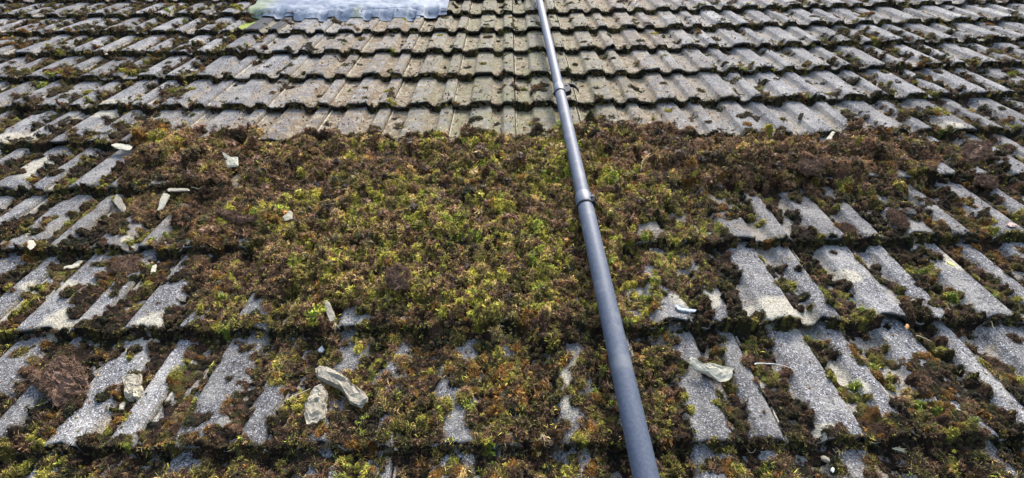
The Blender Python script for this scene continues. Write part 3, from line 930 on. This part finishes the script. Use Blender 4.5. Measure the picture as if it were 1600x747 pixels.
def tube_path(name, pts, radius, mat, parent=None, sides=6, taper=.5, seed=0):
    """tapered bent stalk through roof-frame points"""
    r = np.random.default_rng(seed); W = to_world(np.array(pts)); o0 = W[0].copy(); W = W - o0
    V, F = [], []
    for i, p in enumerate(W):
        t = (W[min(i + 1, len(W) - 1)] - W[max(i - 1, 0)]); t /= np.linalg.norm(t) + 1e-9
        a = np.cross(t, [.3, .2, 1]); a /= np.linalg.norm(a) + 1e-9; b = np.cross(t, a)
        rad = radius * (1 - (1 - taper) * i / (len(W) - 1)) * r.uniform(.85, 1.15)
        for s in range(sides):
            q = 2 * math.pi * s / sides
            V.append(p + rad * (math.cos(q) * a + math.sin(q) * b))
    for i in range(len(W) - 1):
        for s in range(sides):
            F.append((i * sides + s, i * sides + (s + 1) % sides, (i + 1) * sides + (s + 1) % sides, (i + 1) * sides + s))
    for e in (0, (len(W) - 1) * sides):
        F.append((e, e + 1, e + 2, e + 3)); F.append((e, e + 3, e + 4, e + 5))
    me = np_mesh(name, np.array(V), np.array(F), True)
    o = link(name, me, mat, parent); o.location = Vector(o0) if parent is None else Vector(o0) - parent.location
    return o


# ------------------------------------------------------------------ THE POLE
def pole_material():
    m, t, b = new_mat('grey_anodised_tube'); N = NT(t)
    tc = N.n('ShaderNodeTexCoord'); p = tc.outputs['Object']
    wv = N.n('ShaderNodeTexWave', wave_type='BANDS', bands_direction='Z'); N.l(p, wv.inputs['Vector'])
    wv.inputs['Scale'].default_value = 90; wv.inputs['Distortion'].default_value = .3
    f = N.noise(p, 120, 4, .6); g = N.noise(p, 14, 3, .6)
    c = N.mix(N.ramp(f, .3, .7), (.054, .066, .090), (.076, .091, .120))
    c = N.mix(N.math('MULTIPLY', N.ramp(g, .50, .72), .35), c, (.20, .20, .19))
    sc = N.noise(p, 420, 2, .8)
    c = N.mix(N.math('MULTIPLY', N.ramp(sc, .66, .72), .5), c, (.34, .34, .33))
    c = N.mix(N.math('MULTIPLY', N.ramp(N.noise(p, 70, 5, .75), .60, .70), .4), c, (.05, .045, .035))
    N.l(c, b.inputs['Base Color']); b.inputs['Roughness'].default_value = .58
    b.inputs['Metallic'].default_value = .05; b.inputs['Specular IOR Level'].default_value = .27
    N.l(N.bump(wv.outputs['Fac'], .0003, .12), b.inputs['Normal'])
    return m


M_POLE = pole_material()
A3 = on_roof(842.6, 0, .052); B3 = on_roof(1009.8, 747, .070)
ax = (B3 - A3); L3 = np.linalg.norm(ax); ax = ax / L3


def pole_at(y):
    """parameter along the pole axis for photo row y"""
    lo, hi = -1.5, L3 + 1.5
    for _ in range(50):
        md = (lo + hi) / 2
        if project(A3 + ax * md)[1] < y: lo = md
        else: hi = md
    return (lo + hi) / 2


pole = bpy.data.objects.new('telescopic_pole', None); COL.objects.link(pole)
pa = to_world(A3 + ax * (L3 + .35)); pole.location = Vector(pa)
axw = to_world(-ax)                                        # pointing up the roof
q_ = Vector(axw).to_track_quat('Z', 'X'); pole.rotation_mode = 'QUATERNION'; pole.rotation_quaternion = q_
tag(pole, 'long blue-grey telescopic pole lying up the mossy roof with two clamped joints', 'pole')
TL = L3 + .35


def zof(y): return TL - pole_at(y)


def lathe(name, prof_, mat, parent, n=40, loc=(0, 0, 0)):
    V, F = [], []
    for (r_, z_) in prof_:
        for i in range(n):
            a = 2 * math.pi * i / n; V.append((r_ * math.cos(a), r_ * math.sin(a), z_))
    for j in range(len(prof_) - 1):
        for i in range(n): F.append((j * n + i, j * n + (i + 1) % n, (j + 1) * n + (i + 1) % n, (j + 1) * n + i))
    me = np_mesh(name, np.array(V), np.array(F), True)
    me.set_sharp_from_angle(angle=math.radians(35))
    o = link(name, me, mat, parent); o.location = loc
    return o


z1, z2 = zof(146), zof(322)
R1, R2_, R3_ = .0262, .0240, .0226
lathe('pole_section', [(.0, -.0), (R1 - .003, 0), (R1 - .001, .0), (R1, .002), (R1, z2), (R1 - .003, z2)], M_POLE, pole)
lathe('pole_section', [(R2_ - .002, z2 - .02), (R2_, z2 - .02), (R2_, z1), (R2_ - .002, z1)], M_POLE, pole)
lathe('pole_section', [(R3_ - .002, z1 - .02), (R3_, z1 - .02), (R3_, TL + 1.0), (0, TL + 1.0)], M_POLE, pole)
M_COLLAR = simple('grey_collar_plastic', (.080, .095, .125), .5, (.062, .075, .10), 50, .0004, spec=.5)


def clamp(z, Rr, ang, cl, lug, lug_len, reach, drop):
    """collar, dark rubber ring and cam lever with its bolt"""
    c = lathe('clamp_collar', [(Rr - .003, z), (Rr + .0012, z), (Rr + .0026, z + .004), (Rr + .0028, z + cl * .6), (Rr + .0008, z + cl), (Rr - .003, z + cl + .002)], M_COLLAR, pole)
    lathe('rubber_ring', [(Rr - .002, z - .007), (Rr + .0026, z - .007), (Rr + .0038, z - .003), (Rr + .0026, z), (Rr - .002, z)], M_BLACK, c)
    # lug and lever, drawn in the collar's frame, turned round the tube by ang
    ca, sa = math.cos(ang), math.sin(ang)

    def T(x, y, zz): return (x * ca - y * sa, x * sa + y * ca, zz)

    def prism(name, prof2, w0, w1, mat, par):
        n = len(prof2); V = [T(a, w0, b) for a, b in prof2] + [T(a, w1, b) for a, b in prof2]
        bm = bmesh.new(); vs2 = [bm.verts.new(v) for v in V]
        bm.faces.new(vs2[:n]); bm.faces.new(vs2[n:][::-1])
        for i in range(n): bm.faces.new((vs2[i], vs2[i + n], vs2[(i + 1) % n + n], vs2[(i + 1) % n])) 
        bmesh.ops.recalc_face_normals(bm, faces=bm.faces[:])
        bmesh.ops.bevel(bm, geom=bm.edges[:], offset=.0007, segments=1, affect='EDGES')
        me = bpy.data.meshes.new(name); bm.to_mesh(me); bm.free()
        return link(name, me, mat, par)
    z0 = z - .25 * lug_len
    prism('clamp_lug', [(Rr - .001, z0), (Rr + lug * .7, z0 + .002), (Rr + lug, z0 + lug_len * .25), (Rr + lug * .85, z0 + lug_len * .8), (Rr + lug * .35, z0 + lug_len), (Rr - .001, z0 + lug_len)], -.011, .011, M_BLACK, c)
    lev = []
    for i in range(11):
        t = i / 10; lev.append((Rr + lug * .3 + math.sin(t * math.pi / 2) * reach, z0 + lug_len + .008 - t * t * drop))
    for i in range(11):
        t = 1 - i / 10; th = .013 * (1 - .6 * t); lev.append((Rr + lug * .3 + math.sin(t * math.pi / 2) * reach - th * t, z0 + lug_len + .008 - t * t * drop - th))
    prism('clamp_lever', lev, -.009, .009, M_BLACK, c)
    bmx = lathe('lever_bolt', [(0, .0145), (.0042, .0145), (.0060, .0130), (.0060, -.0130), (.0042, -.0145), (0, -.0145)], M_COLLAR, c, 16)
    bmx.rotation_euler = (math.pi / 2, 0, ang)
    bmx.location = (T(Rr + lug * .45, 0, 0)[0], T(Rr + lug * .45, 0, 0)[1], z0 + lug_len * .8)


# direction across the pole towards the picture's right, in the pole's own frame
Minv = q_.inverted()
rv = Minv @ Vector(to_world(np.array([1.0, 0.0, 0.25]))); a_right = math.atan2(rv.y, rv.x)
clamp(z1, R2_, a_right, .075, .028, .085, .052, .085)
clamp(z2, R1, a_right - .25, .060, .011, .035, .010, .020)

# ------------------------------------------------------------------ LEAD FLASHING at the top
LLU = float(on_roof(388, 16)[0])
def lead_material():
    m, t, b = new_mat('lead_sheet'); N = NT(t)
    p = N.roofpos(); f = N.noise(p, 6, 5, .6, .4); g = N.noise(p, 40, 4, .6); h = N.noise(p, 2.2, 3, .6)
    c = N.mix(N.ramp(f, .44, .56), (.095, .122, .165), (.175, .20, .235))
    c = N.mix(N.math('MULTIPLY', N.ramp(g, .60, .70), .5), c, (.20, .23, .29))
    sx = N.n('ShaderNodeSeparateXYZ'); N.l(p, sx.inputs[0])
    band = N.math('ABSOLUTE', N.math('ADD', N.math('SINE', N.math('MULTIPLY_ADD', sx.outputs[0], 4.3, 1.35)), N.math('MULTIPLY_ADD', g, .3, -.15)))
    gr = N.math('MULTIPLY', N.ramp(band, .16, .04), N.ramp(h, .42, .62))
    c = N.mix(N.math('MULTIPLY', gr, .55), c, (.22, .25, .12))
    gl = N.math('MULTIPLY', N.ramp(N.math('SUBTRACT', sx.outputs[0], N.math('MULTIPLY', h, .25)), LLU + .06, LLU - .05), N.ramp(g, .35, .55))
    c = N.mix(N.math('MULTIPLY', gl, .7), c, (.14, .17, .05))
    N.l(c, b.inputs['Base Color']); b.inputs['Roughness'].default_value = .72; b.inputs['Specular IOR Level'].default_value = .3
    N.l(N.bump(N.math('ADD', f, N.math('MULTIPLY', g, .3)), .006, .5), b.inputs['Normal'])
    return m


M_LEAD = lead_material()
lead = bpy.data.objects.new('lead_flashing', None); COL.objects.link(lead)
LL = on_roof(388, 16); LR = on_roof(700, 10)
lead.location = Vector(to_world(on_roof(545, 22)))
tag(lead, 'pale blue-grey lead flashing sheet with a wavy lower edge dressed over the top tiles', 'flashing')


def lead_sheet(name, ua, ub, v0, v1, gap, follow, seed):
    nu, nv = 260, 44; nz = Noise(700 + seed, 128)
    us = np.linspace(ua, ub, nu)
    V = []
    for layer in (0, 1):
        for j in range(nv):
            t = j / (nv - 1)
            edge = .030 * (nz(us * 5, us * 0) - .5) * 2 - .012 * (prof(us) < .01) + .007 * (nz(us * 22, us * 0 + 4) - .5) * 2
            left = .05 * np.exp(-((us - ua) / .12) ** 2)
            vv = v0 + (v1 - v0) * t ** 1.4 + (edge + left) * (1 - t) ** 3
            ins = .02 * (nz(vv * 12 + 9, us * 0) - .5)
            uu = us + ins * np.where(np.abs(us - ua) < .05, 1, 0)
            low = (prof(us) - RIB) * follow + gap - TILT * np.clip(np.minimum(1, (v0 + .02 - 8 * G) / G), 0, 1) * max(0, 1 - (vv.mean() - v0) / .10)
            flat = gap - .001
            w = np.exp(-((vv - v0) / .075) ** 2)
            z = low * w + flat * (1 - w) + sag(us) + (nz.fbm(us * 14, vv * 14, 3) - .5) * .018 * (1 - .6 * w) + (nz(us * 60, vv * 50) - .5) * .002
            V.append(np.stack([uu, vv, z - layer * .0018], -1))
    V = np.concatenate(V); F = []
    h = nu * nv
    for j in range(nv - 1):
        for i in range(nu - 1):
            a = j * nu + i
            F.append((a, a + 1, a + nu + 1, a + nu)); F.append((h + a + nu, h + a + nu + 1, h + a + 1, h + a))
    for i in range(nu - 1):
        F.append((h + i, h + i + 1, i + 1, i)); b = (nv - 1) * nu + i; F.append((b, b + 1, h + b + 1, h + b))
    for j in range(nv - 1):
        a = j * nu; F.append((a, a + nu, h + a + nu, h + a)); b = a + nu - 1; F.append((h + b, h + b + nu, b + nu, b))
    Vw = to_world(V) - np.array(lead.location)
    return link(name, np_mesh(name, Vw, np.array(F)), M_LEAD, lead)


vE = on_roof(545, 21)[1]
lead_sheet('lead_sheet', LL[0], LR[0], vE + .015, 3.95, .012, .95, 1)
lead_sheet('lower_lead_sheet', on_roof(455, 24)[0], on_roof(655, 24)[0], vE - .030, 3.30, .006, .95, 2)

# ------------------------------------------------------------------ FALLEN PIECES
def piece(name, cat, label, outline, thick, mat, seed, group=None, **kw):
    o = make_lump(name, outline, thick, mat, seed, **kw); tag(o, label, cat, group); return o


piece('mortar_chunk', 'mortar piece', 'largest grey mortar fragment, long and ridged, slanting down to the right on the lower moss',
      [(487, 575), (497, 567), (512, 572), (540, 590), (560, 603), (585, 627), (580, 635), (565, 640), (548, 633), (538, 615), (520, 603), (492, 590)], .026, M_MORTAR, 1, flat=.7, rough=.38, lift=.002)
piece('mortar_chunk', 'mortar piece', 'upright waisted grey mortar lump just below the long slanting fragment',
      [(483, 605), (490, 600), (505, 601), (508, 608), (515, 617), (511, 628), (512, 655), (495, 668), (480, 671), (475, 655), (477, 632), (481, 618)], .024, M_MORTAR, 2, flat=.6, rough=.34, lift=.001)
ch = bpy.data.objects.new('mortar_chunk', None); COL.objects.link(ch); ch.location = Vector(to_world(place(207, 606)))
tag(ch, 'two-toned grey and cream mortar lump on the dark moss of the lower left', 'mortar piece')
make_lump('grey_lump', [(192, 590), (203, 586), (221, 584), (222, 600), (216, 606), (214, 623), (205, 630), (197, 627), (192, 606)], .020, M_MORTAR, 3, flat=.6, rough=.35, parent=ch)
make_lump('cream_lump', [(208, 604), (222, 602), (224, 612), (218, 625), (210, 626)], .019, M_MORTAR_PALE, 4, flat=.6, rough=.3, lift=.004, parent=ch)
piece('mortar_chip', 'mortar piece', 'small cream chip just below the two-toned mortar lump', [(185, 642), (186, 633), (193, 626), (197, 629), (192, 640)], .007, M_FLAKE, 5)
piece('flake', 'flake', 'small white pointed flake above the long slanting mortar fragment', [(488, 555), (497, 545), (507, 537), (510, 543), (503, 552), (495, 557)], .005, M_WHITE, 6, flat=.4)
piece('flake', 'flake', 'cream S-curved flake beside green moss at the left', [(92, 416), (104, 416), (115, 413), (124, 406), (131, 408), (126, 416), (112, 421), (98, 421)], .006, M_FLAKE, 7, flat=.4)
piece('flake', 'flake', 'narrow pale rectangular flake standing on moss right of the round brown clod', [(233, 431), (238, 413), (245, 412), (244, 421), (240, 431)], .006, M_FLAKE, 8, flat=.35, lift=.004)
piece('flake', 'flake', 'small greenish flake on a bare rib near the left edge', [(40, 386), (45, 374), (53, 375), (56, 382), (48, 391)], .005, M_FLAKE, 9, flat=.4)
piece('flake', 'flake', 'grey lozenge-shaped flake in the left moss, left of the pale wedge', [(176, 313), (183, 305), (190, 312), (198, 325), (192, 332), (184, 326)], .006, M_MORTAR, 10, flat=.35, rough=.12, lift=.006, tilt=(.15, .2))
piece('flake', 'flake', 'pale wedge-shaped flake directly below the thin flat strip', [(241, 328), (250, 313), (258, 303), (271, 305), (265, 312), (256, 322), (245, 331)], .006, M_FLAKE, 11, flat=.35, rough=.15, lift=.005, tilt=(0, .25))
piece('strip', 'flake', 'thin flat grey-green strip lying level on the left moss above the wedge', [(258, 297), (262, 294), (298, 294), (299, 298), (260, 300)], .005, M_MORTAR, 12, flat=.3, rough=.1, lift=.008)
piece('bark_chip', 'flake', 'pale pointed chip at the upper left edge of the loose moss', [(172, 226), (180, 223), (205, 226), (212, 230), (205, 236), (192, 235), (180, 231)], .007, M_FLAKE, 13, flat=.5, lift=.004)
piece('flake', 'flake', 'cream square-ended flake alone on the brown moss below the scraped tiles', [(348, 240), (357, 245), (372, 247), (371, 256), (353, 258), (350, 249)], .008, M_FLAKE, 14, flat=.4, lift=.008, tilt=(0, .3))
piece('flake', 'flake', 'small grey flake in the brown moss right of the rusty root strip', [(440, 339), (452, 331), (459, 333), (457, 342), (444, 344)], .006, M_MORTAR_PALE, 15, flat=.4, lift=.008, tilt=(0, .2))
piece('flake', 'flake', 'upright grey splinter above the dark joint, left of the middle', [(507, 474), (511, 470), (516, 474), (524, 490), (523, 501), (514, 503), (510, 488)], .007, M_MORTAR, 16, flat=.4, lift=.006, tilt=(0, .2))
piece('curved_shard', 'mortar piece', 'long cream curved shard on moss right of the pole', [(1070, 560), (1076, 559), (1088, 568), (1110, 570), (1148, 576), (1151, 590), (1140, 597), (1128, 595), (1106, 585), (1085, 577), (1073, 569)], .011, M_FLAKE, 17, flat=.45, rough=.2, lift=.006, tilt=(0, .35))
piece('flake', 'flake', 'blue-grey sliver on the pale bare patch right of the pole', [(1052, 473), (1059, 478), (1075, 482), (1091, 484), (1087, 488), (1070, 488), (1057, 484)], .006, M_SLATE, 18, flat=.4, rough=.1, lift=.005)
piece('flake', 'flake', 'small oblong cream chip on the brown moss at the right, above the middle', [(1290, 218), (1300, 205), (1306, 207), (1298, 219)], .007, M_FLAKE, 19, flat=.4, lift=.008)
piece('pebble', 'pebble', 'tiny bright white pebble at the bottom right', [(1298, 732), (1301, 730), (1304, 732), (1304, 737), (1301, 739), (1298, 736)], .006, M_WHITE, 20, flat=.8)
piece('pebble', 'pebble', 'oblong beige pebble above the tiny white one at the bottom right', [(1282, 712), (1289, 710), (1298, 718), (1299, 724), (1291, 723), (1284, 718)], .008, M_MORTAR, 21, flat=.8)
piece('pebble', 'pebble', 'pinkish oval pebble beside rusty moss near the right edge', [(1572, 350), (1580, 347), (1590, 351), (1589, 355), (1578, 355)], .008, simple('pink_stone', (.52, .36, .29), .7, (.40, .28, .22), 60, .001), 22, flat=.8, lift=.003)
piece('pebble', 'pebble', 'dark grey oval pebble on a wide bare rib at the right', [(1410, 330), (1416, 325), (1426, 325), (1433, 332), (1430, 337), (1417, 336)], .010, simple('dark_stone', (.055, .055, .055), .9, (.03, .03, .03), 60, .003), 23, flat=.8)
piece('seed_husk', 'husk', 'small black husk on a clean grey tile just above the loose moss', [(1246, 184), (1250, 177), (1256, 176), (1256, 180), (1250, 187), (1246, 187)], .010, simple('black_husk', (.012, .010, .009), .95, (.02, .017, .014), 60, .001, spec=.05), 24, flat=.8)
piece('flake', 'flake', 'thin cream sliver on a small moss cushion among the bare ribs at the right', [(1420, 469), (1428, 466), (1437, 465), (1436, 468), (1425, 470)], .004, M_FLAKE, 25, flat=.4, lift=.005)
piece('leaf', 'leaf', 'small yellow-green leaf on a bare grey rib at the far right', [(1478, 408), (1484, 408), (1494, 413), (1492, 416), (1484, 413)], .0025, simple('yellow_leaf', (.42, .43, .13), .6, (.34, .36, .10), 40, .0005), 26, flat=.5, rough=.1)
piece('snail_shell', 'snail', 'tiny orange snail shell in the dark joint under the bare ribs at the right', [(1413, 509), (1417, 505), (1421, 508), (1421, 514), (1416, 516), (1413, 513)], .008, simple('orange_shell', (.42, .22, .07), .5, (.22, .10, .03), 90, .001), 27, flat=.9, rough=.1, lift=.004)


def clod(label, outline, thick, seed, col=None, lift=0.0):
    cx = sum(p[0] for p in outline) / len(outline); cy = sum(p[1] for p in outline) / len(outline)
    e = bpy.data.objects.new('moss_clod', None); COL.objects.link(e); e.location = Vector(to_world(place(cx, cy)))
    tag(e, label, 'moss clod')
    b = make_lump('root_mat', outline, thick * .72, M_ROOT, seed, flat=.8, rough=.5, sub=5, lift=lift, parent=e)
    # loose fibres standing off the mat
    r = np.random.default_rng(seed); V, F, tip, tint = [], [], [], []
    me0 = b.data; off = np.array(b.location)
    vs0 = [v for v in me0.vertices if Vector(v.normal).dot(Vector(to_world(np.array([0, -.3, 1.])))) > .1]
    for _ in range(2600):
        v = vs0[r.integers(len(vs0))]; p = np.array(v.co) + off; d = np.array(v.normal) + r.normal(0, .8, 3); d /= np.linalg.norm(d)
        L = r.uniform(.003, .011); s = np.cross(d, r.normal(0, 1, 3)); s /= np.linalg.norm(s); w = .0008
        k = len(V); md = p + d * L * .5 + r.normal(0, .001, 3); V += [p - s * w, p + s * w, md - s * w * .8, md + s * w * .8, p + d * L + r.normal(0, .002, 3)]
        F += [(k, k + 1, k + 3), (k, k + 3, k + 2), (k + 2, k + 3, k + 4)]
    for _ in range(170):
        v = vs0[r.integers(len(vs0))]; p = np.array(v.co) + off; km = kinds[9 + r.integers(3)].data
        co = np.empty(len(km.vertices) * 3); km.vertices.foreach_get('co', co); co = co.reshape(-1, 3) * r.uniform(.6, 1.5)
        q = np.linalg.qr(r.normal(0, 1, (3, 3)))[0]; k = len(V)
        V.extend(list(co @ q.T + p)); F.extend([tuple(k + a for a in pl.vertices) for pl in km.polygons])
    link('root_fibres', np_mesh('root_fibres', np.array(V), np.array(F), False), M_FIBRE, e)['kind'] = 'stuff'


M_FIBRE = simple('brown_fibre', (.235, .145, .088), .9, (.075, .045, .028), 70, 0)
clod('big overturned brown moss clod beside a bare rib at the lower left', [(85, 566), (100, 561), (118, 565), (133, 590), (136, 605), (118, 622), (92, 633), (76, 612), (55, 602), (58, 585), (80, 580)], .036, 41)
clod('flat round purple-brown moss clod right of the cream curved flake', [(175, 420), (182, 408), (200, 400), (216, 404), (221, 413), (214, 423), (195, 428)], .014, 42)
clod('long rusty brown root strip lying in the loose moss, left of the middle', [(338, 327), (352, 329), (375, 337), (398, 340), (400, 347), (372, 347), (352, 340), (340, 333)], .020, 43, lift=.008)
clod('pinkish brown clod half over a bare rib near the right edge', [(1523, 285), (1530, 276), (1545, 274), (1556, 282), (1553, 293), (1535, 291)], .022, 44, lift=.003)
clod('curled brown clod with a pale rim at the upper right of the loose moss', [(1503, 240), (1510, 226), (1528, 222), (1546, 230), (1548, 246), (1530, 252), (1512, 254)], .034, 45, lift=.003)
clod('lumpy brown clod at the right part of the loose moss, above two bare rib ends', [(1245, 262), (1256, 250), (1276, 248), (1287, 260), (1280, 272), (1258, 271)], .030, 46, lift=.004)
clod('long reddish clod lying down a wide bare rib beside the dark pebble', [(1385, 330), (1397, 329), (1412, 342), (1421, 352), (1410, 355), (1395, 345)], .014, 47)
clod('small brown oval clod between two bare ribs at the right', [(1310, 352), (1320, 350), (1335, 357), (1336, 364), (1322, 364), (1311, 358)], .012, 48)
clod('brown-purple clod in the centre of the heavy moss', [(604, 428), (612, 420), (630, 419), (641, 428), (636, 448), (618, 452), (606, 444)], .028, 49, lift=.010)


def twig(name, cat, label, px, rad, mat, seed, lifts=None):
    pts = []
    for i, (x, y) in enumerate(px): pts.append(place(x, y, (lifts[i] if lifts else .004)))
    # densify and wobble
    r = np.random.default_rng(seed); out = []
    for a, b in zip(pts[:-1], pts[1:]):
        for t in (0, .33, .66): out.append(a * (1 - t) + b * t + r.normal(0, rad * .5, 3))
    out.append(pts[-1])
    zs = max(p[2] for p in out)
    for p in out: p[2] = .5 * p[2] + .5 * zs
    o = tube_path(name, out, rad, mat, seed=seed); tag(o, label, cat); return o


twig('twig', 'twig', 'straight pale stalk leaning on the upright mortar lump', [(453, 624), (470, 615), (485, 607)], .0016, M_STRAW, 1, [.006, .008, .012])
twig('twig', 'twig', 'thin white stick lying across two ribs right of the curved shard', [(1178, 571), (1192, 572), (1208, 573), (1235, 579)], .0017, M_WHITE, 2)
twig('twig', 'twig', 'long thin curved rootlet standing over the loose moss right of the pole', [(1017, 234), (1008, 244), (1002, 258), (1000, 276)], .0012, M_STRAW, 3, [.03, .03, .022, .01])
twig('twig', 'twig', 'dark twig poking from the loose moss at the upper right', [(1328, 226), (1340, 220), (1352, 216)], .0022, simple('dark_twig', (.06, .045, .03), .9), 4, [.006, .014, .02])
twig('twig', 'twig', 'short brown stick right of the dark twig in the loose moss', [(1434, 222), (1445, 226), (1456, 229)], .003, M_ROOT, 5, [.008, .012, .012])
twig('twig', 'twig', 'pale stub lying level at the dark end of the thin flat strip', [(300, 296), (310, 297), (325, 299)], .0022, M_STRAW, 6, [.010, .012, .010])
twig('twig', 'twig', 'curled pale straw on the dark joint at the lower right of the pole', [(1167, 702), (1172, 707), (1178, 706), (1181, 701)], .0009, M_STRAW, 7)
twig('twig', 'twig', 'fine bent stalk crossing the moss just left of the lower pole', [(949, 596), (951, 603), (958, 610)], .0009, M_STRAW, 8)
twig('twig', 'twig', 'pale bent straw across the dark joint at the right of the bare ribs', [(1430, 527), (1438, 532), (1450, 542)], .0014, M_STRAW, 9)
twig('twig', 'twig', 'short tan stalk curled below the last bare rib at the far right', [(1538, 514), (1543, 520), (1547, 524)], .0016, M_STRAW, 10)


def straw_tuft(label, x, y, n, L, seed, direction, mat=None, cat='straw'):
    r = np.random.default_rng(seed); P = place(x, y, .002)
    e = bpy.data.objects.new('straw_tuft', None); COL.objects.link(e); e.location = Vector(to_world(P)); tag(e, label, cat)
    for i in range(n):
        a = direction + r.normal(0, .35); p = P + np.array([r.normal(0, .003), r.normal(0, .003), 0]); pts = [p.copy()]
        k = r.uniform(.6, 1.2); b = r.normal(0, .5)
        for j in range(4):
            a += b / 4; p = p + np.array([math.cos(a), math.sin(a), .35 - .22 * j]) * L * k / 4; pts.append(p.copy())
        tube_path('stalk', pts, .0010, mat or M_STRAW, e, seed=i)


straw_tuft('fan of pale straw stalks pointing down at the joint left of the lower pole', 848, 680, 6, .022, 1, -1.4)
straw_tuft('forked straw sprig hanging over the dark joint left of the middle', 524, 508, 5, .032, 2, -1.3)
straw_tuft('tangled beige straw tuft at the bottom right', 1396, 708, 11, .022, 3, -.4)
straw_tuft('small upright pair of straw stalks at the bottom, right of the pole', 1313, 712, 4, .020, 4, 1.3)
